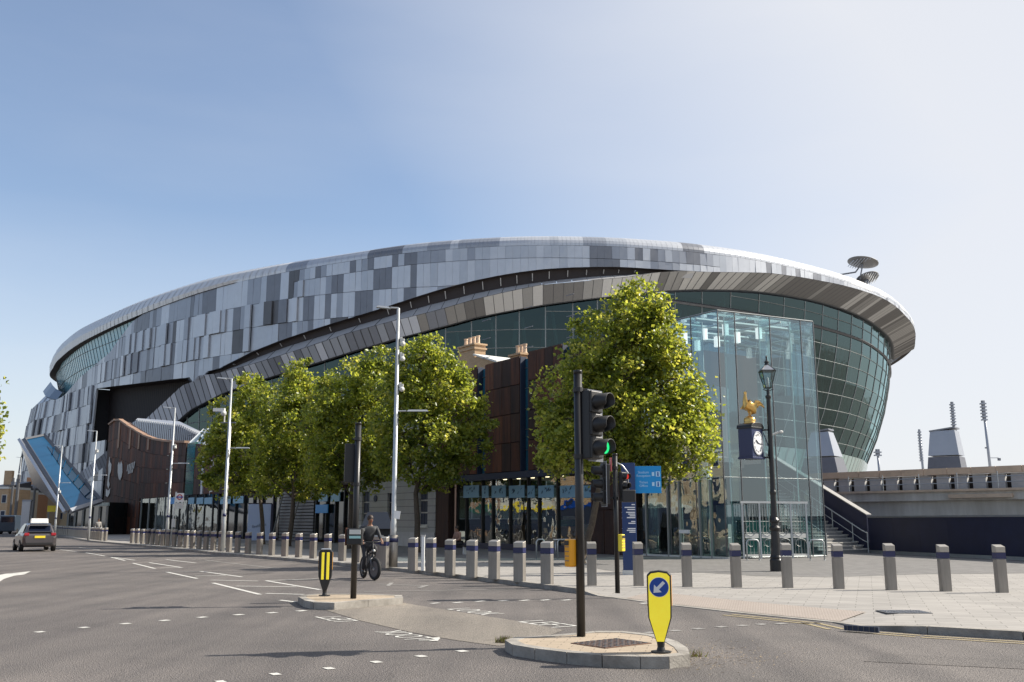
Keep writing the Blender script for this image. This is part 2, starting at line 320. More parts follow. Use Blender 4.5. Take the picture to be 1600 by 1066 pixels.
for i in range(len(KP)-1):
    a, b = KP[i], KP[i+1]; c, d = inner[i+1], inner[i]
    # kerb split in stones with fine joints
    L_ = math.dist(a, b); k = max(1, int(L_/.95)) if L_ < 40 else 1
    for j in range(k):
        t0 = j/k; t1 = (j+1)/k-(.012/L_*1.0 if L_ < 40 else 0)
        la = lambda t, P, Q: (P[0]+(Q[0]-P[0])*t, P[1]+(Q[1]-P[1])*t)
        h0 = hs[i]+(hs[i+1]-hs[i])*t0; h1 = hs[i]+(hs[i+1]-hs[i])*t1
        q = [la(t0, a, b), la(t1, a, b), la(t1, d, c), la(t0, d, c)]
        g.prism(q, -.01, [h0, h1, h1, h0], KERB)
g.build('kerb', kind='structure')
g = MB()
PZ = .10
for i in range(len(inner)-1):
    a, b = inner[i], inner[i+1]
    ha, hb = min(hs[i]-.008, PZ), min(hs[i+1]-.008, PZ)
    d = Vector((b[0]-a[0], b[1]-a[1])).normalized(); n_ = Vector((-d.y, d.x))
    a2, b2 = (a[0]+1.0, a[1]+1.1), (b[0]+1.0, b[1]+1.1)
    if i < 2: a2 = (a[0]+1, a[1]+1)
    g.quad((a[0], a[1], ha), (b[0], b[1], hb), (b2[0], b2[1], PZ), (a2[0], a2[1], PZ), PAVE)
fr = [(p[0]+1.0, p[1]+1.1, PZ) for p in inner]
g.poly(fr+[(60, 12, PZ), (60, 60, PZ), (40, 120, PZ), (-40, 200, PZ), (-120, 330, PZ)], PAVE)
g.build('pavement', kind='structure')
# darker plaza paving in front of the buildings
dk = [(1700, 899), (1600, 896), (1450, 897), (1290, 902), (1180, 900), (1100, 895), (1040, 894), (960, 893), (930, 888), (700, 876), (640, 872), (520, 862), (420, 852), (330, 846)]
DK = [XY(G(x, y, .104)) for x, y in dk]
g = MB(); g.poly([(x, y, .104) for x, y in DK]+[(-38, 84, .104), (-10, 76, .104), (10, 60, .104), (40, 60, .104), (40, 24, .104)], PAVD); g.build('plaza_paving', kind='structure')
# tactile strip beside the crossing
tp = [(885, 931.5), (940, 915.5), (1052, 917.5), (1160, 923), (1052, 926), (1052, 934), (1160, 945), (1290, 957), (1334, 962), (1296, 970), (1160, 955), (1052, 943), (968, 932.5)]
TP = [G(x, y, .05) for x, y in [(975, 931), (990, 925), (1052, 931), (1160, 942), (1335, 958), (1300, 969), (1160, 956), (1052, 944)]]
TAC = brick_mat('tactile', (.42, .36, .31), (.39, .335, .29), (.25, .21, .18), .066, .066, ms=.012, off=0, rot=R(-30), vary=.1)
g = MB()
for i in range(3):
    pass
def pav_z(x, y):
    best = 1e9; r = PZ
    for i in range(len(inner)-1):
        a = Vector(inner[i]); b = Vector(inner[i+1]); ab = b-a; t = max(0, min(1, (Vector((x, y))-a).dot(ab)/ab.length_squared)); d = (a+ab*t-Vector((x, y))).length
        if d < best:
            best = d; h = hs[i]+(hs[i+1]-hs[i])*t-.008; h = min(h, PZ); r = h+(PZ-h)*min(1, d/1.1)
    return r
tin = inner[16:20]
for i in range(15, 18):
    a, b = inner[i], inner[i+1]; k = 8
    for j in range(k):
        for q in range(3):
            def pp(t, s_):
                x = a[0]+(b[0]-a[0])*t+.72*s_; y = a[1]+(b[1]-a[1])*t+.8*s_
                ha = hs[i]-.008; hb = hs[i+1]-.008; h = min(PZ, ha)+(min(PZ, hb)-min(PZ, ha))*t
                return (x, y, h+(PZ-h)*s_*.78+.012)
            s0, s1 = q/3, (q+1)/3
            g.quad(pp(j/k, s0), pp((j+1)/k, s0), pp((j+1)/k, s1), pp(j/k, s1), TAC)
g.build('tactile_paving', kind='structure')
# buff strip between the two refuges
st = [(500, 951), (562, 970), (640, 988), (712, 1001), (780, 1010), (840, 1000), (881, 985), (809, 971), (720, 957), (633, 943), (560, 940), (500, 945)]
g = MB(); g.poly([(*XY(G(x, y)), .005) for x, y in st], TARM); g.build('refuge_strip', kind='structure')
# refuges
def island(name, px, zt=.13, drops=None):
    P = [Vector(XY(G(x, y, zt))) for x, y in px]; c = sum(P, Vector((0, 0)))/len(P)
    Q = [c+(p-c).normalized()*max(.15, (p-c).length-.16) for p in P]; n = len(P); g = MB()
    for i in range(n):
        j = (i+1) % n; L_ = (P[j]-P[i]).length; k = max(1, int(round(L_/.85)))
        for q in range(k):
            t0 = q/k; t1 = (q+1)/k-.01/max(L_, .1)
            g.prism([tuple(P[i].lerp(P[j], t0)), tuple(P[i].lerp(P[j], t1)), tuple(Q[i].lerp(Q[j], t1)), tuple(Q[i].lerp(Q[j], t0))], -.01, zt, KERB)
    g.poly([(*q, zt-.006) for q in Q], PAVI); g.poly([(*q, zt-.05) for q in Q], PAVI)
    return g.build(name, kind='structure')
isl1 = [(789, 1000), (800, 1007), (835, 1013), (885, 1019), (940, 1024), (1000, 1026), (1045, 1026), (1078, 1022), (1074, 1012), (1058, 1002), (1022, 991), (972, 986), (930, 986), (900, 989), (847, 993), (803, 996)]
isl2 = [(466, 932.5), (476, 938), (490, 941), (522, 942), (575, 938), (630, 934), (628, 930), (575, 928), (494, 928), (472, 930)]
island('traffic_refuge', [(x, y) for x, y in isl1][::-1]); island('traffic_refuge_far', isl2[::-1])
# weeds and debris at the refuges are built below
# ---- markings
mk = MB(); mkf = MB()
def line(p, q, wd=.1, m=LINE, z=.006, b=mk):
    a = Vector(XY(G(*p))); c = Vector(XY(G(*q))); d = (c-a).normalized(); n_ = Vector((-d.y, d.x))*wd/2
    b.quad((*(a-n_), z), (*(c-n_), z), (*(c+n_), z), (*(a+n_), z), m)
for x, y in [(62, 988), (131, 981), (196, 975), (257, 970), (316, 965), (373, 961), (425, 958), (471, 955), (430, 1054), (514, 1045), (588, 1035), (658, 1026), (722, 1018), (345, 1066), (680, 943), (715, 942), (750, 940), (787, 939), (820, 938.5), (852, 938), (885, 938), (1015, 989), (1055, 986), (1091, 983), (1127, 980), (1160, 978), (1190, 976), (1220, 975), (1008, 943), (1075, 948), (1100, 951), (1135, 955)]:
    faint = x > 1000 or y < 945
    line((x-6.5, y+.6), (x+6.5, y-.6), .15 if y > 950 else .12, LINEF if (faint and y > 970) else LINE)
def pl(s): return [((a/3.2, 820+b/3.2), (c/3.2, 820+d/3.2)) for a, b, c, d in s]
for p, q in pl([(300, 125, 385, 135), (395, 115, 500, 127), (425, 140, 525, 157), (555, 163, 625, 180), (575, 165, 675, 178), (665, 193, 775, 220), (832, 237, 985, 270), (745, 190, 910, 215), (830, 175, 980, 192), (1000, 233, 1210, 262), (1065, 292, 1300, 350), (1330, 281, 1600, 326), (510, 120, 800, 132), (1400, 378, 1480, 388)]): line(p, q, .11)
for p, q in pl([(800, 218, 905, 215), (830, 238, 1000, 236), (975, 258, 1130, 255), (1055, 278, 1290, 283), (1180, 308, 1480, 312), (1330, 345, 1520, 350), (1330, 281, 1585, 272), (1025, 178, 1400, 222)]): line(p, q, .12, LINEF if p[0] > 320 and p[1] < 880 else LINE, z=.0075)
line((569, 925), (806, 921), .1, LINEF); line((0, 823), (40, 826), .1)
# cycle lane arrow (faint)
line((590, 913), (668, 916), .12, LINEF); line((612, 911), (606, 916), .1, LINEF, .0075); line((655, 919), (668, 915), .12, LINEF, .009)
# yellow lines by the kerb
for off in (.28, .5):
    P = [Vector(KP[i]) for i in range(17, len(KP)-1)]
    for i in range(len(P)-1):
        d = (P[i+1]-P[i]).normalized(); n_ = Vector((d.y, -d.x)); a, b = P[i]+n_*off, P[i+1]+n_*off; h = n_*.04
        mk.quad((*(a-h), .006), (*(b-h), .006), (*(b+h), .006), (*(a+h), .006), LINEY)
# curved arrow at the left edge
ar = [(-40, 940), (-12, 917), (6, 905), (22, 900), (38, 898), (48, 893), (30, 895), (8, 897), (-10, 901), (-30, 909), (-50, 925)]
mk.poly([(*XY(G(x, y)), .006) for x, y in ar], LINE)
def road_text(s, px, py, ang, sx, sy, flip=False):
    p = G(px, py); T = Matrix.Translation((p.x, p.y, .007)) @ Matrix.Rotation(ang+(math.pi if flip else 0), 4, 'Z') @ Matrix.Diagonal((sx, sy, .05, 1)); mk.text(s, 1, LINE, T, .001)
d1 = G(712, 1001)-G(500, 951); a1 = math.atan2(d1.y, d1.x)
d2 = G(881, 985)-G(633, 943); a2 = math.atan2(d2.y, d2.x)
road_text('LOOK', 632, 992.5, a1, .42, .62, True); road_text('LEFT', 528, 967.5, a1, .5, .62, True)
p = G(686, 1000); q = G(655, 1001.2); mk.quad(*[(v.x, v.y, .0075) for v in (G(654, 1000.6), G(654, 1001.6), G(682, 1001.2), G(682, 1000.2))], LINE)
mk.poly([(v.x, v.y, .009) for v in (G(686, 996.5), G(672, 998), G(680, 1000.5), G(668, 1003), G(684, 1002.6), G(688, 998))], LINE)
road_text('LOOK', 740, 956, a2, .5, .7); road_text('LEFT', 856, 976, a2, .6, .7)
mk.build('road_markings', kind='structure')
# asphalt repair patches and covers in the carriageway
PAT = asphalt_mat('asphalt_patch', (.062, .057, .055), (.205, .19, .182), .25)
g = MB()
for q in ([(1380, 1022), (1640, 1034), (1640, 1048), (1350, 1034)], [(250, 900), (420, 893), (428, 896), (256, 903.5)]):
    g.poly([(*XY(G(x, y)), .004) for x, y in q], PAT)
g.build('road_patches', kind='structure')

# ================================================================== STADIUM
PL = [(-137, 345), (-140, 310), (-135, 279.5), (-124.8, 258.5), (-116, 244.5), (-106.8, 231.5), (-97.4, 220.3), (-82, 203.2), (-63.5, 185.8), (-48, 174.3), (-34.1, 165.4), (-19.5, 157.8), (-10.7, 154.8), (-2.1, 153), (5.3, 152.4), (13.8, 152.8), (21.4, 154), (32.6, 157.2), (45.2, 163.3), (60.1, 174.2), (71, 184.6), (78.4, 193.2), (85, 203.2), (92.2, 216), (99.2, 232), (106.6, 253), (111, 280), (112.5, 315), (108, 360), (80, 395), (30, 415), (-30, 418), (-85, 402), (-120, 375)]
PLa = np.array(PL, float)
def spl(t):
    n = len(PLa); i = int(math.floor(t)); f = t-i; a, b, c, d = [PLa[(i+k) % n] for k in (-1, 0, 1, 2)]
    return .5*(2*b+(c-a)*f+(2*a-5*b+4*c-d)*f*f+(3*b-a-3*c+d)*f**3)
def S(t, z, off=0.):
    q = spl(t); d = spl(t+.02)-spl(t-.02); d /= np.linalg.norm(d); return (q[0]+d[1]*off, q[1]-d[0]*off, z)
def tab(x0, dx, ys):
    def f(t): return float(np.interp(t, x0+dx*np.arange(len(ys)), ys))
    return f
zC2 = tab(8, .5, [29.5, 30.0, 32.3, 33.8, 35.0, 36.3, 37.7, 38.8, 39.7, 40.6, 41.3, 41.8, 42.2, 42.5, 42.7, 42.8, 42.8, 42.8, 43.0, 43.6, 44.4, 44.9, 45.3, 45.6, 45.8, 45.8, 45.7, 45.6, 45.5])
zC3 = tab(8, .5, [29.5, 30.0, 31.7, 33.1, 34.1, 35.4, 36.6, 37.5, 38.2, 39.1, 39.8, 40.3, 40.8, 41.3, 41.8, 42.1, 42.4])
z3b = tab(8, .5, [29.2, 28.9, 29.6, 30.6, 31.8, 33.4, 34.5, 35.2, 36.0, 37.1, 38.0, 38.7, 39.4, 39.8, 40.3, 40.7, 41.2, 41.8, 42.7, 43.4])
zT = tab(5.5, .5, [10.4, 12.3, 14.9, 18.2, 22.4, 27.6, 28.9])
zK = tab(6, .5, [31.7, 31.0, 30.3, 29.7, 29.2])
zP = tab(1.5, .5, [38.5, 37.8, 36.8, 35.2, 33.4, 32.2, 32.7, 34.1, 35.6, 36.8, 38.8, 44.1, 46.3])
z4a = tab(7.5, .5, [18.0, 23.0, 25.4, 26.9, 28.0, 29.2, 30.7, 32.0, 32.8, 33.6, 34.6, 35.3, 35.9, 36.5, 37.1, 37.7, 38.2, 38.8, 39.6, 40.3, 40.7])
z4b = tab(15, .5, [38.5, 39.0, 39.6, 40.4, 41.1, 41.7, 42.3, 42.8, 43.1, 43.2, 43.2, 43.1, 43.0])
def o4(t): return -1-4*sm(15, 18, t)
def z4(t):
    if t < 7.5: return zT(t)-4.4
    w_ = sm(15, 18, t); return z4a(t)*(1-w_)+z4b(t)*w_
def zBT(t):
    if t < 8.2: return zT(t)
    w_ = sm(15.6, 17, t); return z3b(t)*(1-w_)+zC2(t)*w_
def oBT(t): return 1-1*sm(15.6, 17, t)
stad = thing('stadium', 'huge oval stadium clad in grey metal panels with sweeping glass front', 'stadium', (0, 270, 0))
STILT = 46.3
def ftop(t): return zP(t) if t < 7.2 else STILT
def fbot(t):
    if t < 6.12: return 0.
    if t < 8.05: return zK(t)
    if t < 8.3: return zBT(t)
    return zC2(t)
def flare(t, z): return 4.3*(1-sm(2.4, 4.6, t))*(1-sm(31, 38, z))+1.2*sm(6, 4, t)*(1-sm(10, 34, z))
ROWS = [60, 46.3, 44.15, 41.3, 36.9, 32.45, 28, 23.6, 19.2, 14.8, 10.4, 5.5, -1]
def rowz(k, t):
    z = ROWS[k]
    if 3 <= k <= 5: z -= 1.3*sm(9, 12, t)
    return z
pm = MB()
def pick(t, k):
    r = rnd.random()
    if t > 19: ws = (.5, .25, .15, .1, 0)  # paler panels stand for sunlight on the right-hand fascia
    elif t > 13.5: ws = (.36, .2, .14, .30, .0)
    elif t > 9.5: ws = (.28, .26, .22, .22, .02)
    else: ws = (.17, .36, .28, .15, .04)
    for i, q in enumerate(ws):
        r -= q
        if r <= 0: return i
    return 2
def slab(b, ta, tb, za0, zb0, za1, zb1, off, m, fl=None, gap=.035, dep=.35):
    """cladding panel: bottom z at ta/tb, top z at ta/tb, pushed out by off"""
    fl = fl or (lambda t, z: 0)
    g_ = gap/4.; tw = [rnd.uniform(-.035, .035) for _ in range(4)]
    ta += g_*.12; tb -= g_*.12; za0 += gap; zb0 += gap; za1 -= gap; zb1 -= gap
    if za1 <= za0 and zb1 <= zb0: return
    za1 = max(za1, za0); zb1 = max(zb1, zb0)
    f = [S(ta, za0, off+tw[0]+fl(ta, za0)), S(tb, zb0, off+tw[1]+fl(tb, zb0)), S(tb, zb1, off+tw[2]+fl(tb, zb1)), S(ta, za1, off+tw[3]+fl(ta, za1))]
    r = [S(ta, za0, off-dep+fl(ta, za0)), S(tb, zb0, off-dep+fl(tb, zb0)), S(tb, zb1, off-dep+fl(tb, zb1)), S(ta, za1, off-dep+fl(ta, za1))]
    b.add(f+r, [(0, 1, 2, 3), (0, 4, 5, 1), (1, 5, 6, 2), (2, 6, 7, 3), (3, 7, 4, 0)], m)
t = 1.0; cols = []
while t < 24.6:
    speed = np.linalg.norm(spl(t+.05)-spl(t-.05))/.1
    wd = rnd.choice([1.3, 1.6, 2.1]) if t < 9.5 else rnd.choice([1.25, 1.3])
    tb = t+wd/speed; cols.append((t, tb)); t = tb
lastc = {}
for ta, tb in cols:
    tm = (ta+tb)/2
    for k in range(1, len(ROWS)-1):
        if k == 2 and tm < 9.6: continue
        kk = k+1
        if k == 1 and tm < 9.6: kk = 3
        if k == 2 and tm > 17.2: continue
        if k == 1 and tm > 17.2: kk = 3
        c = lambda t: (max(fbot(t), min(ftop(t), rowz(kk, t))), max(fbot(t), min(ftop(t), rowz(k, t))))
        a0, a1 = c(ta); b0, b1 = c(tb)
        if k >= 3 and tm > 17.2 and a1-a0 > 0 and False: continue
        if max(a1-a0, b1-b0) < .12: continue
        idx = pick(tm, k)
        if k in lastc and rnd.random() < .38: idx = lastc[k]
        lastc[k] = idx
        off = (rnd.choice([0, 0, .12, .3, .5]) if tm < 9.8 and k > 1 and rnd.random() < .8 else rnd.uniform(0, .03))
        if a1 >= ftop(ta)-.01 and tm < 9.7: off = .04
        if rowz(kk, tm) < fbot(tm): off = min(off, .06)
        slab(pm, ta, tb, a0, b0, a1, b1, off, PAN[idx], flare)
for ta, tb in [(6.13, 6.24), (6.24, 6.33), (6.33, 6.45), (6.45, 6.56)]:      # lower strip right of the recess edge
    for z0, z1 in ((0, 5.5), (5.5, 10.4), (10.4, 14.8), (14.8, 19.2)): slab(pm, ta, tb, z0, z0, z1, z1, 0, PAN[pick(ta, 5)], flare)
pm.build('wall_panel', stad, world=True)
# dark backing shell just behind the panels + soffit of the panel skin
bk = MB(); ts = np.arange(1.0, 24.61, .12)
for ta, tb in zip(ts[:-1], ts[1:]):
    zs = np.linspace(0, 1, 5)
    for i in range(4):
        q = lambda t, u: S(t, fbot(t)+(ftop(t)-fbot(t))*u+.03, -.4+flare(t, fbot(t)+(ftop(t)-fbot(t))*u))
        bk.quad(q(ta, zs[i]), q(tb, zs[i]), q(tb, zs[i+1]), q(ta, zs[i+1]), PAN[4])
    if ta > 6.1: bk.quad(S(ta, fbot(ta)+.02, .02), S(tb, fbot(tb)+.02, .02), S(tb, fbot(tb)+.05, -3.6 if ta < 8.6 else -1.0), S(ta, fbot(ta)+.05, -3.6 if ta < 8.6 else -1.0), SLOT)
bk.build('backing_shell', stad, world=True)
# roof lip
lip = MB(); tl = np.arange(1.0, 26.0, .08); LPm = [PAN[0], PAN[1], PAN[2], PAN[0], PAN[3]]
lastm = PAN[0]; width = 0
cw = 0
for i, (ta, tb) in enumerate(zip(tl[:-1], tl[1:])):
    zl = lambda t: float(np.interp(t, [3, 3.5, 5, 6, 7, 8, 8.8], [42.8, 43.3, 43.8, 44.3, 44.8, 45.7, 46.3]))
    prof = lambda t: [(.25 if t < 8.7 else .02, zl(t)), (.42 if t < 8.7 else .02, (zl(t)+47.2)/2), (-.15, 47.25), (-.75, 47.9+.35*lf), (-2.2, 48.5+.75*lf), (-5, 48.9+1.1*lf), (-12, 49.3+.9*lf)]
    lf = 1-sm(8, 10.5, ta); pa = prof(ta); lf = 1-sm(8, 10.5, tb); pb = prof(tb)
    if cw <= 0:
        lastm = LIPM if ta < 9.4 else rnd.choice([PAN[0], PAN[0], PAN[0], PAN[1], PAN[2], PAN[3]] if ta < 18 else [LIPM, PAN[0], PAN[0], PAN[1]]); cw = rnd.choice([2, 4, 4, 6])  # paler mix at the right puts the brightly lit rim into panel colour
    cw -= 1
    for j in range(6):
        m = lastm if j < 4 else (LIPM if ta < 9.4 else PAN[0])
        e = .0
        lip.quad(S(ta, pa[j][1], pa[j][0]), S(tb-.003, pb[j][1], pb[j][0]), S(tb-.003, pb[j+1][1], pb[j+1][0]), S(ta, pa[j+1][1], pa[j+1][0]), m)
    lip.quad(S(ta, pa[0][1], pa[0][0]), S(tb, pb[0][1], pb[0][0]), S(tb, pb[0][1]-.15, -1.4), S(ta, pa[0][1]-.15, -1.4), SLOT)
# standing seams on the curved metal
for t in np.arange(1.2, 9.3, .1):
    lf = 1-sm(8, 10.5, t)
    pa = prof(t)
    for j in range(5): lip.quad(S(t-.006, pa[j][1], pa[j][0]+.09), S(t+.006, pa[j][1], pa[j][0]+.09), S(t+.006, pa[j+1][1]+.02, pa[j+1][0]+.09), S(t-.006, pa[j+1][1]+.02, pa[j+1][0]+.09), LIPM)
lip.build('roof_rim', stad, world=True)
rf = MB(); n_ = 80
for i in range(n_):
    ta, tb = i*34/n_, (i+1)*34/n_
    rf.quad(S(ta, 49.3, -12), S(tb, 49.3, -12), S(tb, 51.5, -42), S(ta, 51.5, -42), ROOFM)
    if ta > 25.5: rf.quad(S(ta, 0, -16), S(tb, 0, -16), S(tb, 42, -5), S(ta, 42, -5), PAN[2]); rf.quad(S(ta, 42, -5), S(tb, 42, -5), S(tb, 46.5, 0), S(ta, 46.5, 0), SOF[1]); rf.quad(S(ta, 46.5, 0), S(tb, 46.5, 0), S(tb, 49.3, -12), S(ta, 49.3, -12), ROOFM)
rf.build('roof', stad, world=True)
# slot under the upper skin
sl = MB(); ts = np.arange(8.1, 16.61, .1)
for ta, tb in zip(ts[:-1], ts[1:]):
    sl.quad(S(ta, zC3(ta)-.6, -1.0), S(tb, zC3(tb)-.6, -1.0), S(tb, zC2(tb)+.2, -1.0), S(ta, zC2(ta)+.2, -1.0), SLOT)
sl.build('slot_recess', stad, world=True)
lg = MB(); ts = np.arange(8.15, 17.0, .29)
for ta, tb in zip(ts[:-1], ts[1:]):
    lg.quad(S(ta, zC3(ta)-.45, -.95), S(tb-.01, zC3(tb)-.45, -.95), S(tb-.01, zBT(tb)+.05, oBT(tb)), S(ta, zBT(ta)+.05, oBT(ta)), LEDGE)
lg.build('slot_ledge', stad, world=True)
fn = MB()
for t in np.arange(8.7, 16.2, .36):
    a = Vector(S(t, zC2(t)-.35, -.3)); b = Vector(S(t, zC3(t)-.1, -.8)); fn.tube([a, b], .075, SOF[0], 5)
fn.build('slot_bracket', stad, world=True)
# lower band turning into the soffit
bd = MB(); t = 5.6; last = 0
while t < 24.6:
    speed = np.linalg.norm(spl(t+.05)-spl(t-.05))/.1; tb = t+1.62/speed
    soff = t > 14.6
    pal = SOF if soff else BANDM
    if 11 < t <= 14.6: pal = [SOF[0], SOF[1], SOF[2]] if t > 12.3 else [BANDM[0], BANDM[2], SOF[1]]
    r = rnd.random(); m = pal[0] if r < .38 else pal[1] if r < .66 else pal[2]
    if rnd.random() < .35 and last: m = last
    last = m
    g1 = .006
    for q in range(1 if t < 16.5 else 1):
        A, B = S(t+g1, z4(t)+.02, o4(t)), S(tb-g1, z4(tb)+.02, o4(tb)); Cc, D = S(tb-g1, zBT(tb), oBT(tb)), S(t+g1, zBT(t), oBT(t))
        bd.quad(A, B, Cc, D, m)
    A, B = S(t, z4(t), o4(t)-.08), S(tb, z4(tb), o4(tb)-.08); Cc, D = S(tb, zBT(tb), oBT(tb)-.1), S(t, zBT(t), oBT(t)-.1)
    bd.quad(A, B, Cc, D, PAN[4])
    t = tb
bd.build('lower_band', stad, world=True)
tr = MB(); ts = np.arange(6.0, 24.6, .12)
for ta, tb in zip(ts[:-1], ts[1:]):
    c = lambda t, dz, do: S(t, z4(t)+dz, o4(t)+do)
    tr.quad(c(ta, 0, .02), c(tb, 0, .02), c(tb, -.1, -.2), c(ta, -.1, -.2), PAN[4]); tr.quad(c(ta, -.1, -.2), c(tb, -.1, -.2), c(tb, .1, -1.2), c(ta, .1, -1.2), PAN[4])
tr.build('band_trim', stad, world=True)
# black recess on the left
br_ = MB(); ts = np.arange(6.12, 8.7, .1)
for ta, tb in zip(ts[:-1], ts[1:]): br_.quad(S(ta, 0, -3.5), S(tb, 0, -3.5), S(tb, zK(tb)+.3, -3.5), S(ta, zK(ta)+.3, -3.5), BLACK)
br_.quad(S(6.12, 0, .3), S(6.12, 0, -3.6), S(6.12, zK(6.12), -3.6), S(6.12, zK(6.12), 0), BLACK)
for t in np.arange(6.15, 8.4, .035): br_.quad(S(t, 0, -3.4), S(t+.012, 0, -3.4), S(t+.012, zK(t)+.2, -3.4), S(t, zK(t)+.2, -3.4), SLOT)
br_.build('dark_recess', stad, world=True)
# main glazing
kG = lambda t: .04+.225*sm(14, 19, t)
def og(t, z):   # the bowl of glass curves in towards its foot
    d = max(0, z4(t)-z); w_ = sm(14, 19, t); c = min(d, 28); return o4(t)-.9-.04*d*(1-w_)-w_*(.055*c+.0082*c*c+.5*(d-c))
ZB = 2.0
levels = lambda t: [z4(t)-.25]+[z for z in [41.1, 38.6, 35.6, 32.6, 29.6, 26.6, 23.6, 20.6, 17.6, 14.6, 11.5, 8.5, 5.5, ZB] if z < z4(t)-.6]
gz = MB(); mu = MB(); tz = []
t = 7.4
while t < 25.2:
    tz.append(t); speed = np.linalg.norm(spl(t+.05)-spl(t-.05))/.1; t += 4.35*(1+.62*sm(15.3, 17.6, t))/speed
for ta, tb in zip(tz[:-1], tz[1:]):
    za, zb = z4(ta)-.2, z4(tb)-.2; N = 6
    for i in range(N):
        a0, a1 = ZB+(za-ZB)*i/N, ZB+(za-ZB)*(i+1)/N; b0, b1 = ZB+(zb-ZB)*i/N, ZB+(zb-ZB)*(i+1)/N
        gz.quad(S(ta, a0, og(ta, a0)), S(tb, b0, og(tb, b0)), S(tb, b1, og(tb, b1)), S(ta, a1, og(ta, a1)), GL_T)
    mu.tube([S(ta, ZB+(za-ZB)*k/6, og(ta, ZB+(za-ZB)*k/6)+.05) for k in range(7)], .09, MULL, 4)
    tm = (ta+tb)/2
    for z in levels(tm)[1:]:
        if z < min(za, zb)-.3:
            wdt = .3 if z == 38.6 else .055
            mu.tube([S(ta, z, og(ta, z)+.05), S(tb, z, og(tb, z)+.05)], wdt, MULL if z != 38.6 else PAN[4], 4)
gz.build('glazing', stad, world=True); mu.build('mullion_grid', stad, world=True)
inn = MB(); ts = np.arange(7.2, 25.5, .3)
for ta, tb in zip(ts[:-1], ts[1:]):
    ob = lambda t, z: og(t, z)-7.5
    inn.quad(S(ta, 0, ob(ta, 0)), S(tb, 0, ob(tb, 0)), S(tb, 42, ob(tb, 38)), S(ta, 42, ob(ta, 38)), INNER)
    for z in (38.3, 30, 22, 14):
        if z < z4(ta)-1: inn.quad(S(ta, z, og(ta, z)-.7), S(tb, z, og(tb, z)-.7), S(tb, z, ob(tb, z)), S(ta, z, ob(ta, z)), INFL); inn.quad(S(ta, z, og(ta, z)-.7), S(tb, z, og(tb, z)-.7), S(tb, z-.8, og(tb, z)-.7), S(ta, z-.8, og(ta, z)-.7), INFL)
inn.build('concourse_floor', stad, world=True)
col = MB()
for t in np.arange(8, 25, .72):
    zt = z4(t)-1
    col.tube([S(t, 17, og(t, 17)-2.2), S(t+.28, zt, og(t, zt)-2.2)], .42, PALE, 6); col.tube([S(t, 17, og(t, 17)-2.2), S(t-.3, zt, og(t, zt)-2.4)], .3, PALE, 6)
    col.tube([S(t, 2, og(t, 2)-2.2), S(t, 17, og(t, 17)-2.2)], .5, PALE, 6)
for t in np.arange(9, 24, .31):
    z = rnd.choice([14.2, 22.2, 30.2]); h = rnd.uniform(1.5, 5); col.quad(S(t, z, og(t, z)-5), S(t+rnd.uniform(.1, .3), z, og(t, z)-5), S(t+.2, z+h, og(t, z+h)-5), S(t, z+h, og(t, z+h)-5), rnd.choice([PALE, INFL, SOF[1], GL_G]))
col.build('raking_column', stad, world=True)
# pale skirt under the right glazing
sk = MB(); SKM = mat('skirt_glass', (.36, .48, .47), .15, .25, var=.12, vscale=.4)
for ta, tb in zip(tz[:-1], tz[1:]):
    if ta > 17:
        f = lambda t, z: S(t, z, og(t, z)+.35+(16-z)*.12)
        sk.quad(f(ta+.01, 2), f(tb-.01, 2), f(tb-.01, 15.6), f(ta+.01, 15.6), SKM)
        tm = (ta+tb)/2; sk.quad(f(tm-.012, 2), f(tm+.012, 2), S(tm+.012, 15.6, og(tm, 15.6)+.45), S(tm-.012, 15.6, og(tm, 15.6)+.45), MULL)
sk.build('glass_skirt', stad, world=True)
# blue glazing below the rim at the left
bl = MB(); bm = MB()
zl = lambda t: float(np.interp(t, [3, 3.5, 5, 6, 7, 8, 8.8], [42.8, 43.3, 43.8, 44.3, 44.8, 45.7, 46.3]))
ob_ = lambda t, z: -1.0-(44-z)*.27
t = 1.0; tt = []
while t < 7.3: tt.append(t); t += 2.1/(np.linalg.norm(spl(t+.05)-spl(t-.05))/.1)
for ta, tb in zip(tt[:-1], tt[1:]):
    lo = lambda t: min(zP(t), zl(t))-1.2
    for i in range(3):
        u0, u1 = i/3, (i+1)/3; q = lambda t, u: S(t, lo(t)+(zl(t)-lo(t))*u, ob_(t, lo(t)+(zl(t)-lo(t))*u))
        bl.quad(q(ta, u0), q(tb, u0), q(tb, u1), q(ta, u1), GL_B)
    bm.tube([S(ta, lo(ta), ob_(ta, lo(ta))+.05), S(ta, zl(ta), ob_(ta, zl(ta))+.05)], .05, PAN[4], 4)
    for z in (42, 38.6, 35.2, 31.8):
        if z > lo(ta): bm.tube([S(ta, z, ob_(ta, z)+.05), S(tb, z, ob_(tb, z)+.05)], .06, PAN[3], 4)
bl.build('rim_glazing', stad, world=True); bm.build('rim_mullion', stad, world=True)
# hooded scoop at the far left
sc = MB()
ss = [(2.2, 41.5, 1.3), (2.6, 40.0, 1.5), (3.0, 38, 1.5), (3.4, 36.2, 1.2), (3.8, 34.6, .4)]
for (a, za, oa), (b, zb, ob2) in zip(ss[:-1], ss[1:]):
    sc.quad(S(a, za-2.8, oa+.2), S(b, zb-2.8, ob2+.2), S(b, zb, ob2-1.5), S(a, za, oa-1.5), mat('scoop_panel', (.10, .13, .17), .3, .4))
    sc.quad(S(a, za-2.8, oa+.2), S(b, zb-2.8, ob2+.2), S(b, zb-2.8, ob2-4), S(a, za-2.8, oa-4), PAN[4])
sc.build('scoop', stad, world=True)
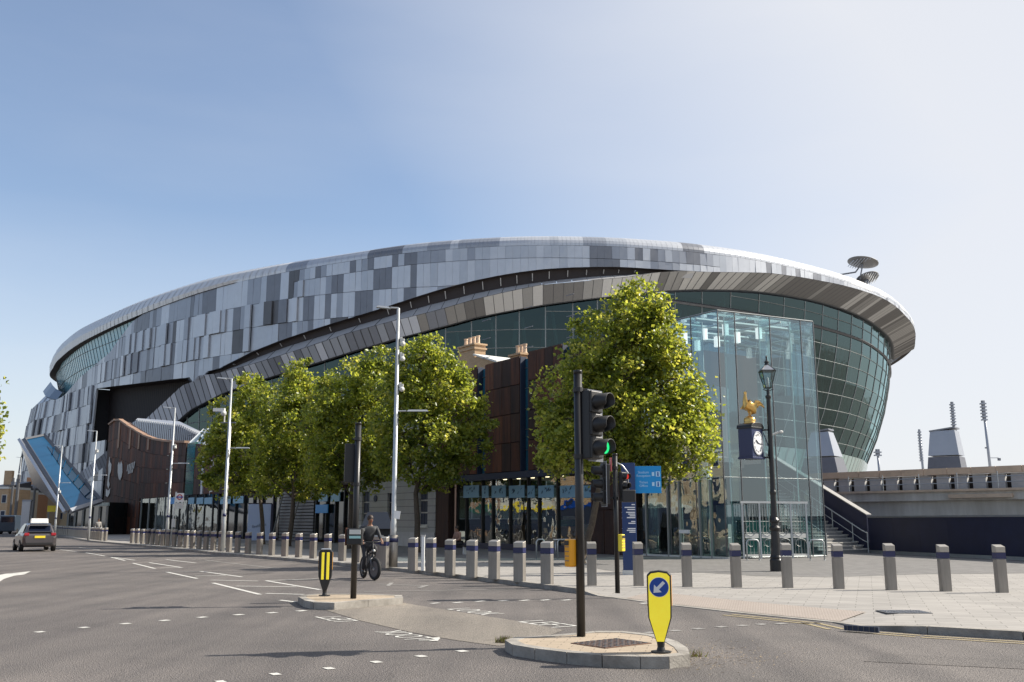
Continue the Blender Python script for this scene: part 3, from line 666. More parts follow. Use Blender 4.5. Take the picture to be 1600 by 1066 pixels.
# dishes on the rim
for (px, py, Y, r, tilt, lb) in [(1348, 413, 188, 3.0, (-6, 12), 'dark round dish on the stadium rim, the upper of two'), (1356, 437, 189, 2.3, (-20, -8), 'dark slatted round dish on the stadium rim, the lower of two')]:
    P = at(px, py, Y); d = thing('roof_dish', lb, 'dish', P, 0, 'dishes on the stadium rim')
    M = Matrix.Rotation(R(tilt[0]), 4, 'X') @ Matrix.Rotation(R(tilt[1]), 4, 'Y')
    b = MB(); b.lathe([(.1, .05), (r*.6, .12), (r, .38), (r, .46), (r*.6, .3), (.1, .24)], SOF[2], 28, (0, 0, 0), M); b.build('dish', d, smooth=True)
    b = MB(); b.tube([(-.2, 0, .1), (-1.2, 1, -1.4), (-4.2, 2, -1.7)], .16, PAN[3], 6); b.tube([(0, 0, 0), (-.6, .5, -3)], .14, PAN[3], 6)
    for k in range(-4, 5): b.box((k*r/5, 0, .16), (.1, 2*math.sqrt(max(0, r*r-(k*r/5)**2))*.95, .12), PAN[1], M=M)
    b.build('bracket', d)

# ================================================================== STREET BUILDINGS
ORI = Vector((4, 46, 0)); U = Vector((-.5774, .8165, 0)); NO = Vector((-.8165, -.5774, 0))   # along the street / towards the street
RZB = math.atan2(U.y, U.x)
def W(px, py, off=0.):
    """local (x along street, z) on the frontage plane pushed out by off"""
    r = ray(px, py); d0 = (ORI+NO*off).dot(NO); k = d0/r.dot(NO); P = Vector((0, 0, EYE))+r*k; q = P-ORI; return q.dot(U), P.z
def X(px, off=0.): return W(px, 800, off)[0]
def frontage(name, label, cat, px): x = X(px); return thing(name, label, cat, ORI+U*x, RZB), x
def lbox(b, x0, x1, y0, y1, z0, z1, m): b.box(((x0+x1)/2, (y0+y1)/2, (z0+z1)/2), (abs(x1-x0), abs(y1-y0), abs(z1-z0)), m)
def clad(b, x0, x1, ztop0, ztop1, zb, y, m, rows=4, cw=.75, thick=.12):
    """weathered steel sheets: rows x columns with shadow gaps, sloping top"""
    n = max(1, int(round(abs(x1-x0)/cw))); mix = m is CORT
    for i in range(n):
        a = x0+(x1-x0)*i/n; c = x0+(x1-x0)*(i+1)/n; ta = ztop0+(ztop1-ztop0)*i/n; tc_ = ztop0+(ztop1-ztop0)*(i+1)/n
        for j in range(rows):
            f0, f1 = j/rows, (j+1)/rows; g_ = .02
            s = 1 if c > a else -1
            p = [(a+s*.012, zb+(ta-zb)*f0+g_), (c-s*.012, zb+(tc_-zb)*f0+g_), (c-s*.012, zb+(tc_-zb)*f1-g_), (a+s*.012, zb+(ta-zb)*f1-g_)]
            b.wall(p, y+rnd.uniform(-.01, .01), y-thick, rnd.choice([CORT, CORT, CORTA, CORTB, CORT2]) if mix else m)
    b.wall([(x0, zb), (x1, zb), (x1, ztop1-.04), (x0, ztop0-.04)], y-thick-.002, y-thick-.3, CORT2)

# ---- modern rust-clad block, right part (px 640..1140)
th, x0 = frontage('rust_clad_building', 'brown weathered steel building with tall glass slots above a glazed shopfront beside the atrium', 'building', 900)
lx = lambda px, off=0: X(px, off)-x0
def lz(px, py, off=0): return W(px, py, off)[1]
ZS = lz(785, 738)
up = MB()
blocks = [(757, 812, 570, 556), (826, 880, 549, 536), (893, 985, 536, 520), (672, 744, 590, 573)]
for a, c, ya, yc in blocks: clad(up, lx(a), lx(c), lz(a, ya), lz(c, yc), ZS, 0, CORT)
up.build('cladding', th)
sh = MB()   # body behind
lbox(sh, lx(668), lx(985), -.5, -9, ZS+.1, lz(757, 572)-.3, CORT2); lbox(sh, lx(985), lx(1052), -.75, -4.6, ZS-.2, ZS+3.0, CORT2)
lbox(sh, lx(672), lx(985), .05, -.45, ZS-.35, ZS-.02, INK)
sh.build('wall', th)
gl = MB()
for a, c, ya in [(744.5, 757, 577), (812.5, 825.5, 560), (880.5, 892.5, 540)]:
    lbox(gl, lx(a), lx(c), -.35, -.42, ZS, lz(a, ya), GL_C)
    for k in range(9): lbox(gl, lx(a), lx(c), -.3, -.35, ZS+k*1.1, ZS+k*1.1+.03, PAN[3])
    lbox(gl, lx(a), lx(a)-.05, -.02, -.42, ZS, lz(a, ya)+.1, INK); lbox(gl, lx(c), lx(c)+.05, -.02, -.42, ZS, lz(a, ya)+.1, INK)
gl.build('glass_slot', th)
# shopfront
sf = MB(); fr_ = MB()
xa, xb = lx(702), lx(922)
sf.quad((xa, -.6, .15), (xb, -.6, .15), (xb, -.6, ZS-.3), (xa, -.6, ZS-.3), GL_S); sf.build('shop_window', th)
edges = [702, 716, 741, 757, 784, 812, 829, 858, 892, 922]
for p_ in edges: lbox(fr_, lx(p_)-.05, lx(p_)+.05, -.5, -.68, .1, ZS-.3, BLKP)
lbox(fr_, xa, xb, -.48, -.7, .1, .42, NAVY); lbox(fr_, xa, xb, -.52, -.66, 3.3, 3.38, BLKP)
fr_.build('window_frame', th)
for i, (a, c) in enumerate([(714, 738), (743, 753), (758, 780), (785, 809), (814, 825), (831, 855), (865, 889), (895, 921)]):
    b = MB(); z1, z0 = lz(a, 759.), lz(a, 778.); lbox(b, lx(a), lx(c), -.42, -.46, z0, z1, POSTER)
    cx_ = (lx(a)+lx(c))/2; w_ = abs(lx(a)-lx(c))
    for k in range(9 if w_ > .8 else 4):
        q = cx_+rnd.uniform(-.3, .3)*w_; zz = (z0+z1)/2+rnd.uniform(-.12, .16); b.tube([(q, -.41, zz), (q+rnd.uniform(-.1, .1), -.41, zz+rnd.uniform(.03, .14)), (q+rnd.uniform(.02, .12), -.41, zz-.03)], .011, INK, 4)
    b.build('window_banner', th)
# interior of the shop: floor, back wall, displays, lights
it = MB(); SHB = mat('shop_back', (.06, .045, .035), .8, vscale=.5, stretch=(1, 1, .3), col2=(.13, .09, .06)); lbox(it, xa, xb, -7.9, -8, .1, ZS, SHB); lbox(it, xa, xb, -.7, -8, .1, .14, SOF[2]); lbox(it, xa, xb, -.7, -8, ZS-.1, ZS, SOF[2])
for k in range(26):
    x = rnd.uniform(xb, xa); y = rnd.uniform(-7, -2); h = rnd.uniform(.8, 2.4); lbox(it, x, x+rnd.uniform(.3, 1.4), y, y-.5, .14, h, rnd.choice([WHT2, SOF[1], NAVY, CORTL, BRICK, INK, SOF[0], GL_G]))
it.build('shop_interior', th)
SLAMP = mat('shop_lamp', (.9, .8, .6), .5, emit=((1, .78, .5), 3.))
for x in np.linspace(xa-.8, xb+.8, 9):
    b = MB(); b.lathe([(.1, 0), (.13, .03), (.1, .06)], SLAMP, 10, (float(x), -3.4, ZS-.17)); b.build('ceiling_light', th)
# base pier between shopfront and entrance
b = MB(); clad(b, lx(922), lx(985), ZS-.05, ZS-.05, .1, -.05, CORT2, rows=2, cw=1.1); b.build('base_pier', th); b = MB(); clad(b, lx(681), lx(701), ZS-.05, ZS-.05, .1, .02, CORT2, rows=1, cw=1.2); b.build('base_pier', th)
# entrance lobby right of the pier
b = MB(); clad(b, lx(986), lx(1060), ZS+3.1, ZS+3.1, ZS-1.1, -.55, CORT2, rows=2); lbox(b, lx(986), lx(1062), -.56, -1.1, ZS-1.0, ZS-.1, CORT2); b.build('lobby_fascia', th)
b = MB(); lbox(b, lx(986), lx(1070), -5.3, -5.4, .1, ZS, SHB)
for k in range(12):
    x = rnd.uniform(lx(1085), lx(990)); lbox(b, x, x+.5, -3-rnd.random()*1.5, -5.2, .1, rnd.uniform(.9, 2.6), rnd.choice([CORT, SOF[0], GL_G, WHT2, PALE]))
b.build('lobby_interior', th)
b = MB()
for p_ in (1000, 1034, 1052, 1084, 1101): lbox(b, lx(p_)-.035, lx(p_)+.035, -.33, -.45, .1, ZS-.9, MULL)
lbox(b, lx(990), lx(1126), -.33, -.45, .1, .18, WHT2); lbox(b, lx(1052), lx(1068), -.3, -.36, 1.1, 1.25, WHITE); b.build('door_frame', th)
b = MB(); b.quad((lx(988), -.4, .1), (lx(1126), -.4, .1), (lx(1126), -.4, ZS-.9), (lx(988), -.4, ZS-.9), GL_S); b.build('door_glass', th)
# ---- white rusticated town house behind the trees, brick gable and chimneys above
hs_, x0 = frontage('town_house', 'white rusticated old house between the brown steel blocks with a yellow brick gable and chimney', 'house', 615)
xa, xb = lx(547), lx(681); ST = 7.2
b = MB()
wins = [(572, 8), (662, 8)]
# stucco wall with window openings: build as strips
op = sorted([(lx(p_)-.55, lx(p_)+.55, 1.35, 3.6) for p_ in (572, 640, 662) if p_ != 640]+[(lx(612)-.55, lx(612)+.55, .1, 3.4)], key=lambda q: q[0])
lo_, hi_ = min(xa, xb), max(xa, xb); cur = lo_
for (o0, o1, z0, z1) in op:
    lbox(b, cur, o0, .05, -.3, .1, ST, STUC); lbox(b, o0, o1, .05, -.3, z1, ST, STUC)
    if z0 > .2: lbox(b, o0, o1, .05, -.3, .1, z0, STUC)
    cur = o1
lbox(b, cur, hi_, .05, -.3, .1, ST, STUC); lbox(b, lo_, hi_, .12, -.1, .1, .95, CONCG); lbox(b, lo_-.1, hi_+.1, .25, -.3, ST, ST+.25, WHT2)
b.build('wall', hs_)
for (o0, o1, z0, z1) in op:
    if z0 > .2:
        b = MB(); lbox(b, o0, o1, -.12, -.2, z0, z1, WHT2); f = b.build('window', hs_)
        b = MB()
        for i in range(2):
            for j in range(3): lbox(b, o0+.08+i*.5, o0+.52+i*.5, -.08, -.12, z0+.08+j*.74, z0+.74+j*.74, INK)
        b.build('pane', f); b = MB(); lbox(b, o0-.1, o1+.1, .2, -.05, z0-.12, z0, WHT2); b.build('sill', f)
    else:
        b = MB(); lbox(b, o0, o1, -.15, -.25, z0, z1-.6, BLKP); lbox(b, o0, o1, -.15, -.2, z1-.55, z1, INK); b.build('door', hs_)
b = MB(); b.lathe([(.22, 0), (.22, .06)], INK, 16, (lx(588), .12, 3.1), RX90); b.build('wall_plaque', hs_)
# brick upper part with gable running back
yb = -6; g0, g1 = X(714, yb)-x0, X(800, yb)-x0; zz = lambda px, py: W(px, py, yb)[1]
b = MB(); b.wall([(g0, 5), (g1, 5), (g1, zz(800, 577)), (X(775, yb)-x0, zz(775, 566)), (X(745, yb)-x0, zz(745, 557)), (g0, zz(714, 572))], yb, yb-5, BRICK)
b.wall([(X(740, yb)-x0, zz(740, 556)), (X(778, yb)-x0, zz(778, 567)), (X(778, yb)-x0, zz(778, 564)), (X(740, yb)-x0, zz(740, 553.5))], yb+.15, yb-5, WHT2); b.build('gable', hs_)
def chimney(pa, pb, pt, pz, yo, pots):
    a, c = X(pa, yo)-x0, X(pb, yo)-x0; z1 = W(pa, pt, yo)[1]; z0 = W(pa, pz, yo)[1]; b = MB(); lbox(b, a, c, yo, yo-.9, z0-2.5, z1, BRICK); lbox(b, a+.08, c-.08, yo+.08, yo-.98, z1-.3, z1-.18, BRICK); lbox(b, a+.1, c-.1, yo+.1, yo-1, z1, z1+.12, BRICK)
    o = b.build('chimney', hs_)
    for k in range(pots):
        q = MB(); x = a+(c-a)*(k+.5)/pots; q.lathe([(.15, 0), (.17, .05), (.13, .1), (.12, .5), (.15, .53), (.15, .6), (.1, .6)], CONCP, 10, (x, yo-.45, z1+.12)); q.build('chimney_pot', o)
chimney(714, 740, 546, 575, -6.2, 4); chimney(797, 814, 558, 575, -3.5, 3)
# ---- rust-clad wing behind the trees (px 330..545)
wg, x0 = frontage('rust_clad_wing', 'long brown steel-clad wing behind the trees with blue signs over its dark shop windows', 'building', 430)
b = MB()
for a, c, ya, yc in [(330, 372, 700, 690), (378, 430, 682, 668), (437, 490, 668, 655), (497, 543, 660, 645)]: clad(b, lx(a), lx(c), lz(a, ya), lz(c, yc), lz(440, 765), 0, CORT2, rows=3, cw=1.8)
b.build('cladding', wg)
b = MB(); lbox(b, lx(330), lx(546), -.6, -9, .1, lz(440, 700), CORT2); b.build('wall', wg)
b = MB(); lbox(b, lx(340), lx(432), -.2, -.26, .3, lz(440, 775), GL_G if False else mat('dark_window', (.015, .02, .022), .05, .1, spec=.9)); b.build('shop_window', wg); b = MB(); lbox(b, lx(490), lx(545), -.2, -.26, .3, lz(500, 765), MT['dark_window']); b.build('shop_window', wg)
b = MB()
for p_ in (340, 352, 366, 380, 394, 408, 425, 492, 508, 522, 536): lbox(b, lx(p_)-.06, lx(p_)+.06, -.05, -.2, .1, lz(440, 768), BLKP)
b.build('window_frame', wg)
b = MB(); 
for k in range(16): lbox(b, lx(436), lx(489), -.05, -.25, .15+k*.24, .33+k*.24, PAN[4])
b.build('louvre', wg)
for a, c in ((431, 446), (457, 474)):
    b = MB(); b.tube([(lx(a), .25, .2), (lx(c), .25, lz(460, 770))], .07, MULL, 6); b.build('slanted_bar', wg)
for a, c, y0, y1, m in [(494, 513, 789, 802, mat('sign_cyan', (.02, .25, .6), .4)), (498, 512, 770, 784, POSTER), (517, 531, 769, 784, POSTER), (344, 360, 777, 788, POSTER), (364, 380, 776, 787, POSTER)]:
    b = MB(); lbox(b, lx(a), lx(c), .06, 0, lz(a, y1), lz(a, y0), m); b.build('window_banner', wg)
# ---- curved-top rust block at the left (px 165..330)
cb, x0 = frontage('curved_roof_building', 'dark rust-clad building with a roofline curving up and pale emblems on its wall', 'building', 250)
lt = lambda px, py: W(px, py)[0]-x0
tops = [(171, 664), (180, 657.5), (188, 657), (200, 666), (213, 674), (225, 681), (240, 687), (256, 690), (268, 691), (291, 692)]
b = MB(); ZC = lz(250, 777)
for (a, ya), (c, yc) in zip(tops[:-1], tops[1:]):
    zb_ = .1 if c <= 225 else ZC
    n = 2 if c-a > 9 else 1
    for k in range(n):
        p0, p1 = a+(c-a)*k/n, a+(c-a)*(k+1)/n; q0, q1 = ya+(yc-ya)*k/n, ya+(yc-ya)*(k+1)/n
        clad(b, lt(p0, q0), lt(p1, q1), lz(p0, q0), lz(p1, q1), zb_, 0, CORT, rows=6 if zb_ < 1 else 4, cw=1.1)
b.build('cladding', cb)
b = MB(); clad(b, lt(306, 693), lt(317, 693), lz(306, 693), lz(317, 694), ZC, 0, CORT, rows=3, cw=1); clad(b, lt(322, 693), lt(338, 693), lz(322, 694), lz(338, 695), ZC, 0, CORT, rows=3, cw=2); b.build('pier_cladding', cb)
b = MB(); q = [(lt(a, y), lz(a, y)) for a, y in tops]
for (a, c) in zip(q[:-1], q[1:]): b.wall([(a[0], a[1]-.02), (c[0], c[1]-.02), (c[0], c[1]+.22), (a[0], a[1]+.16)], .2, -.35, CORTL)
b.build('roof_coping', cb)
b = MB(); b.wall([(lt(171, 664), .1)]+[(x, z-.15) for x, z in q]+[(lx(335), lz(335, 697)), (lx(335), .1)], -.4, -1.2, CORT2); b.build('wall', cb)
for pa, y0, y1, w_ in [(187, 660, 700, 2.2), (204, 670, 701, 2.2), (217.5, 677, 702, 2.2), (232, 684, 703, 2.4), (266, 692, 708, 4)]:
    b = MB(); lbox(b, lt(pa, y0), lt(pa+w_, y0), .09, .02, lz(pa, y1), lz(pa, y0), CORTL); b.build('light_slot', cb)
for a, c, m in [(293, 305, GL_G), (318, 321, PAN[0]), (262, 265, GL_G)]:
    b = MB(); lbox(b, lt(a, 693), lt(c, 693), -.02 if m is not PAN[0] else .05, -.3, ZC, lz(a, 693), m)
    for k in range(7): lbox(b, lt(a, 693), lt(c, 693), .0, -.02, ZC+k*1.2, ZC+k*1.2+.05, INK)
    b.build('glass_slot', cb)
# wall emblems: a slender bird on a ball, a shield, two lines of lettering
def flat(name, pts, par, y=.06, m=WHT2, th_=.05):
    b = MB(); b.wall([(lt(a, c), lz(a, c)) for a, c in pts], y+th_, y, m); return b.build(name, par)
flat('bird_emblem', [(172.3, 714), (173, 722), (175.3, 726), (174.6, 736), (172.5, 742), (171.2, 752), (172.5, 758), (170.5, 764), (168.6, 758), (169.8, 748), (170.8, 738), (170.6, 728)], cb)
flat('ball_emblem', [(167, 764), (170, 767), (173.5, 763), (172.5, 771), (169.5, 777), (166.5, 775)], cb)
flat('shield_emblem', [(185.5, 727), (187, 722), (188.8, 727), (190.5, 721), (192, 726), (192.2, 738), (191, 746), (188.8, 751), (186.6, 747), (185.3, 738)], cb)
TXM = Matrix(((-1, 0, 0, 0), (0, 0, 1, 0), (0, 1, 0, 0), (0, 0, 0, 1)))   # text lies in the wall plane, read from the street
b = MB()
for k in range(5):   # small slanted letter strokes, too far off to read
    x = lt(200.5+k*2.4, 730); z = lz(206, 730.5-k*.7); b.wall([(x-.1, z-.4), (x+.22, z-.4), (x-.05, z+.4), (x-.37, z+.4)][::-1], .07, .1, WHT2)
    if k < 4: x = lt(202+k*2., 737); z = lz(206, 737.5-k*.4); b.wall([(x-.1, z-.2), (x+.2, z-.2), (x+.05, z+.2), (x-.25, z+.2)][::-1], .07, .1, WHT2)
o = b.build('wall_lettering', cb)
TXV = Matrix.Rotation(0, 4, 'Z')
b = MB()
for k, c_ in enumerate('TOURS'): b.text(c_, 1.15, WHT2, Matrix.Translation((lx(329), .07, lz(329, 768)+(k)*1.3)) @ TXM @ Matrix.Rotation(R(90), 4, 'Z'), .02)
b.build('vertical_lettering', cb)
# shopfront
xa, xb = lx(207), lx(338)
b = MB(); b.quad((xa, -.1, .2), (xb, -.1, .2), (xb, -.1, ZC-.05), (xa, -.1, ZC-.05), GL_S); b.build('shop_window', cb)
b = MB()
for p_ in (207, 219, 231, 243, 256, 266, 279, 292, 305, 318, 331): lbox(b, lx(p_)-.07, lx(p_)+.07, -.02, -.2, .1, ZC, BLKP if p_ > 262 else MULL)
b.build('window_frame', cb)
b = MB(); SHB2 = mat('shop_back_pale', (.10, .085, .06), .8, vscale=.9, col2=(.28, .24, .17)); lbox(b, lx(207), lx(262), -4, -4.1, .1, ZC, SHB2); lbox(b, lx(262), lx(338), -4, -4.1, .1, ZC, SHB)
for px_, w_, z0, z1, m in [(232, 12, 2.2, 3.6, RED), (230, 16, 1.3, 2, BLUE), (250, 5, 2.6, 4.6, BLUE), (256, 4, .3, 2.6, RED), (213, 4, .3, 2.4, INK), (222, 5, 2, 4, YEL), (245, 4, .3, 1.6, WHT2), (284, 6, .3, 1.6, WHT2), (300, 10, .3, 1.5, PAN[2]), (322, 8, .3, 2.2, GL_C)]:  # red and blue blocks stand in for a bus reflected in the window
    lbox(b, lx(px_), lx(px_+w_), -2.5, -2.9, z0, z1, m)
b.build('shop_interior', cb)
for a, c in ((262, 272), (293, 302), (306, 316), (318, 330)):
    b = MB(); lbox(b, lx(a), lx(c), .0, -.06, lz(a, 788), lz(a, 778), POSTER if a > 270 else MT['sign_cyan']); b.build('window_banner', cb)
# grey louvred roof plant behind it
pt = thing('roof_plant_screen', 'pale grey ribbed plant screen rising behind the curved rust-clad roof', 'plant screen', at(285, 815, 135))
A, B_ = at(206, 690, 137), at(345, 690, 124); b = MB()
N = 46
for i in range(N):
    f0, f1 = i/N, (i+.62)/N; P = A.lerp(B_, f0); Q = A.lerp(B_, f1); pxm = 206+139*f0; ytop = np.interp(pxm, [206, 212, 283, 320, 345], [660, 656, 664, 683, 692])
    zt = at(pxm, ytop, P.y).z; b.prism([(P.x, P.y), (Q.x, Q.y), (Q.x+.3, Q.y+.5), (P.x+.3, P.y+.5)], 6, zt, PAN[1] if f0 < .5 else PAN[2])
b.build('ribbed_screen', pt, world=True)
b = MB(); b.poly([at(206, 700, 137.4), at(345, 700, 124.4), at(345, 693, 124.4), at(320, 684, 127), at(283, 665, 130.4), at(212, 657, 137), at(206, 661, 137.4)], PAN[3])
b.poly([at(p, y, Y)+Vector((0, 0, .05)) for p, y, Y in [(212, 657, 137), (283, 665, 130.4), (320, 684, 127), (316, 676, 140), (280, 659, 146), (215, 654, 150)]], PAN[0]); b.build('screen_roof', pt, world=True)
sg = thing('slanted_glass_roof', 'pale slanted glass roof beside the ribbed plant screen', 'glass roof', at(312, 815, 122)); b = MB()
b.poly([at(292, 696, 120), at(330, 696, 112), at(338, 668, 122), at(318, 671, 126)], SKM)
for f in (0, .33, .66, 1): b.tube([at(292, 696, 120).lerp(at(330, 696, 112), f), at(318, 671, 126).lerp(at(338, 668, 122), f)], .12, PAN[1], 4)
b.build('glazing', sg, world=True)

# ---- tilted blue glass tunnel at the far left
bt = thing('tilted_glass_box', 'long tilted blue glass box with dark edges leaning out over the pavement', 'glass box', at(95, 815, 112))
TL, TR, BR, BL = at(38, 687, 114), at(69, 680.5, 119), at(158, 783, 106), at(109, 799, 100)
BGL = mat('deep_blue_glass', (.001, .05, .115), .3, .0, vscale=.25, col2=(.001, .036, .09), spec=.3)
nrm = (TR-TL).cross(BL-TL).normalized(); nrm = nrm if nrm.y < 0 else -nrm
b = MB(); ins = .03
N = 7
for i in range(N):
    f0, f1 = i/N+.0008, (i+1)/N-.0008
    b.quad(TL.lerp(BL, f0), TR.lerp(BR, f0), TR.lerp(BR, f1), TL.lerp(BL, f1), BGL)
b.build('blue_glazing', bt, world=True)
b = MB()
for P, Q, r in [(TL, BL, .28), (TR, BR, .32), (BL, BR, .3), (TL, TR, .2)]: b.tube([P, Q], r, PAN[4] if r != .3 else PAN[2], 4)
b.tube([TL.lerp(BL, .0)+Vector((-.6, 0, 0)), BL+Vector((-.5, 0, -.1))], .22, PAN[1], 4); b.build('edge_frame', bt, world=True)
U2, U1 = at(51, 757, 120), at(30, 690, 117)
SIDE = mat('mirror_side', (.22, .19, .16), .15, .6, vscale=.35, col2=(.05, .045, .04))  # brown mottling paints the brick mirrored in this side
b = MB(); b.poly([TL+Vector((-.6, 0, 0)), U1, U2, BL+Vector((-.6, 0, 0))], SIDE); bk3 = Vector((-3.3, 5, .4)); b.poly([p+bk3 for p in (TL, TR, BR, BL)], PAN[3]); b.quad(TR, TR+bk3, BR+bk3, BR, PAN[3]); b.quad(BL, BR, BR+bk3, BL+bk3, PAN[2]); b.build('side_wall', bt, world=True)
TEALD = mat('teal_dark', (.0, .02, .04), .15, .2)
P = lambda s, t_: TL.lerp(TR, s).lerp(BL.lerp(BR, s), t_)+nrm*.05
b = MB(); b.poly([P(.72, .16), P(.97, .3), P(.97, .97), P(.66, .93), P(.6, .6)], TEALD)  # dark reflection in the glass, painted as a teal patch with bars
for k in range(7): b.tube([P(.97, .2+k*.11)+nrm*.06, P(.66, .3+k*.1)+nrm*.06], .07, BGL, 4)
b.build('dark_reflection', bt, world=True)
# dark glazed ground floor beneath
gf = thing('glazed_ground_floor', 'dark glazed ground floor under the tilted blue glass box', 'shopfront', at(130, 815, 117)); A, B_ = at(105, 823, 122), at(168, 823, 114); b = MB()
za, zb = at(105, 788, 122).z, at(168, 785, 114).z
b.prism([XY(A), XY(B_), (B_.x+2, B_.y+5), (A.x+2, A.y+5)], 0, [za, zb, zb, za], MT['dark_window']); b.build('dark_wall', gf, world=True); b = MB()
for f in (.02, .2, .4, .6, .8, .98): P_ = A.lerp(B_, f); b.box((P_.x, P_.y-.1, 1.7), (.25, .2, 3.3), MULL)
P_ = A.lerp(B_, .5); b.box((P_.x, P_.y-.15, 3.6), ((B_-A).length, .2, .35), PALE, rz=math.atan2(B_.y-A.y, B_.x-A.x)); b.build('frame', gf, world=True)
# distant terrace at the left edge
TB = [('stock_brick_t1', (.30, .19, .12)), ('t2', (.42, .36, .28)), ('t3', (.26, .14, .09)), ('t4', (.45, .40, .33))]
for i, (pa, pb, pt_, Y, nm, mm) in enumerate([(-14, 9, 764, 175, 'brown brick terraced house with a tall chimney at the left edge', BRICK), (9, 24, 768, 185, 'cream fronted terraced house beside the brown one', mat('cream_wall', (.5, .43, .33), .8, var=.1)), (24, 42, 772, 195, 'orange brick terraced house behind the dark sign column', mat('orange_brick', (.42, .22, .12), .85, var=.15)), (44, 66, 762, 205, 'pale brick terraced house behind the base of the blue glass box', mat('pale_brick', (.46, .36, .25), .85, var=.12)), (66, 104, 775, 215, 'low buff terraced house seen under the blue glass box', mat('buff_brick', (.5, .40, .27), .85, var=.12))]):
    P0, P1 = at(pa, 815, Y), at(pb, 815, Y); zt = at(pa, pt_, Y).z; h = thing('terraced_house', nm, 'house', P0, 0, 'old terraced houses far down the road'); wd = P1.x-P0.x
    b = MB(); b.box((wd/2, 4, zt/2-EYE), (wd, 8, zt), mm); b.build('wall', h)
    b = MB(); b.wall([(0, zt-EYE), (wd, zt-EYE), (wd, zt-EYE+.4), (0, zt-EYE+.4)], -.15, 8, WHT2); b.prism([(0, 0), (wd, 0), (wd, 8), (0, 8)], zt-EYE+.4, [zt-EYE+.5, zt-EYE+.5, zt-EYE+1.6, zt-EYE+1.6], PAN[4]); b.build('roof', h)
    for k in range(2 if wd > 2 else 1):
        for fl in range(2):
            x = wd*(k+.5)/2; b = MB(); b.box((x, -.03, 1.2+fl*2.8), (.9, .08, 1.5), WHT2); b.box((x, -.08, 1.2+fl*2.8), (.7, .04, 1.3), INK); b.build('window', h)
    if i in (0, 2, 3): b = MB(); b.box((.9, 3, zt-EYE+1.9), (1.4, .8, 3), mm); b.build('chimney', h)

# ================================================================== GLASS ATRIUM
CA, CB_ = Vector((8.75, 40.0, 0)), Vector((13.55, 42.35, 0)); ZA = at(1127, 485, 40).z
atr = thing('glass_atrium', 'tall clear glass atrium with slender fins at the corner of the building', 'glass atrium', CA)
CL = CA+U*6.3; CBK = CB_+U*6.3
gm = MB()
def pane(b, A, B, z0, z1, m, thick=.0): b.quad((A.x, A.y, z0), (B.x, B.y, z0), (B.x, B.y, z1), (A.x, A.y, z1), m)
nR, nL = 4, 4
vs_ = (.0, .17, .53, .86, 1.0)
for i in range(4):
    P, Q = CA.lerp(CB_, vs_[i]), CA.lerp(CB_, vs_[i+1])
    for z0, z1 in ((.12, 3.4), (3.42, ZA)): pane(gm, P, Q, z0, z1, GL_A)
for i in range(nL):
    P, Q = CA.lerp(CL, i/nL), CA.lerp(CL, (i+1)/nL)
    for z0, z1 in ((.12, 3.4), (3.42, ZA)): pane(gm, P, Q, z0, z1, GL_A)
pane(gm, CL, CBK, 6.5, ZA, GL_A); pane(gm, CB_, CBK, .12, ZA, GL_A)
gm.quad((CA.x, CA.y, ZA), (CB_.x, CB_.y, ZA), (CBK.x, CBK.y, ZA), (CL.x, CL.y, ZA), GL_A)
gm.build('glass_wall', atr, world=True)
fm = MB()
for f in vs_: P = CA.lerp(CB_, f); fm.tube([(P.x, P.y, .1), (P.x, P.y, ZA)], .03, PAN[4], 4)
for i in range(1, nL+1): P = CA.lerp(CL, i/nL); fm.tube([(P.x, P.y, .1), (P.x, P.y, ZA)], .03, PAN[4], 4)
for A, B in ((CA, CB_), (CA, CL), (CB_, CBK), (CL, CBK)):
    for z in (.14, 3.41, ZA): fm.tube([(A.x, A.y, z), (B.x, B.y, z)], .035 if z != 3.41 else .015, MULL, 4)
fm.build('edge_frame', atr, world=True)
fi = MB(); FIN = glass('fin_glass', (.5, .7, .7), (.7, .85, .85), .14)
INW = (U+(CB_-CA).normalized()*.3).normalized()
for f in (.17, .53, .86):
    P = CA.lerp(CB_, f)+U*.06; Q = P+U*.55; fi.quad((P.x, P.y, .2), (Q.x, Q.y, .2), (Q.x, Q.y, ZA-.1), (P.x, P.y, ZA-.1), FIN); fi.tube([(Q.x, Q.y, .2), (Q.x, Q.y, ZA-.1)], .03, PALE, 4)
dR = (CB_-CA).normalized()
for i in range(1, nL):
    P = CA.lerp(CL, i/nL)+dR*.06; Q = P+dR*.55; fi.quad((P.x, P.y, .2), (Q.x, Q.y, .2), (Q.x, Q.y, ZA-.1), (P.x, P.y, ZA-.1), FIN); fi.tube([(Q.x, Q.y, .2), (Q.x, Q.y, ZA-.1)], .03, PALE, 4)
fi.build('glass_fin', atr, world=True)
# roof beams and lights
rb = MB()
for i in range(1, 5):
    P, Q = CA.lerp(CL, i/5), CB_.lerp(CBK, i/5); rb.tube([(P.x, P.y, ZA-.18), (Q.x, Q.y, ZA-.18)], .09, PALE, 4)
for f in (.3, .65): P, Q = CA.lerp(CB_, f), CL.lerp(CBK, f); rb.tube([(P.x, P.y, ZA-.2), (Q.x, Q.y, ZA-.2)], .05, PALE, 4)
rb.build('roof_beam', atr, world=True)
LMP = mat('atrium_lamp', (.9, .9, .88), .5, emit=((1, .98, .92), .55))
for i in range(1, 5):
    for f in (.3, .65):
        P = CA.lerp(CL, i/5).lerp(CB_.lerp(CBK, i/5), f); b = MB(); b.box((P.x, P.y, ZA-.5), (.2, .2, .5), LMP, rz=RZB); b.build('box_light', atr, world=True)
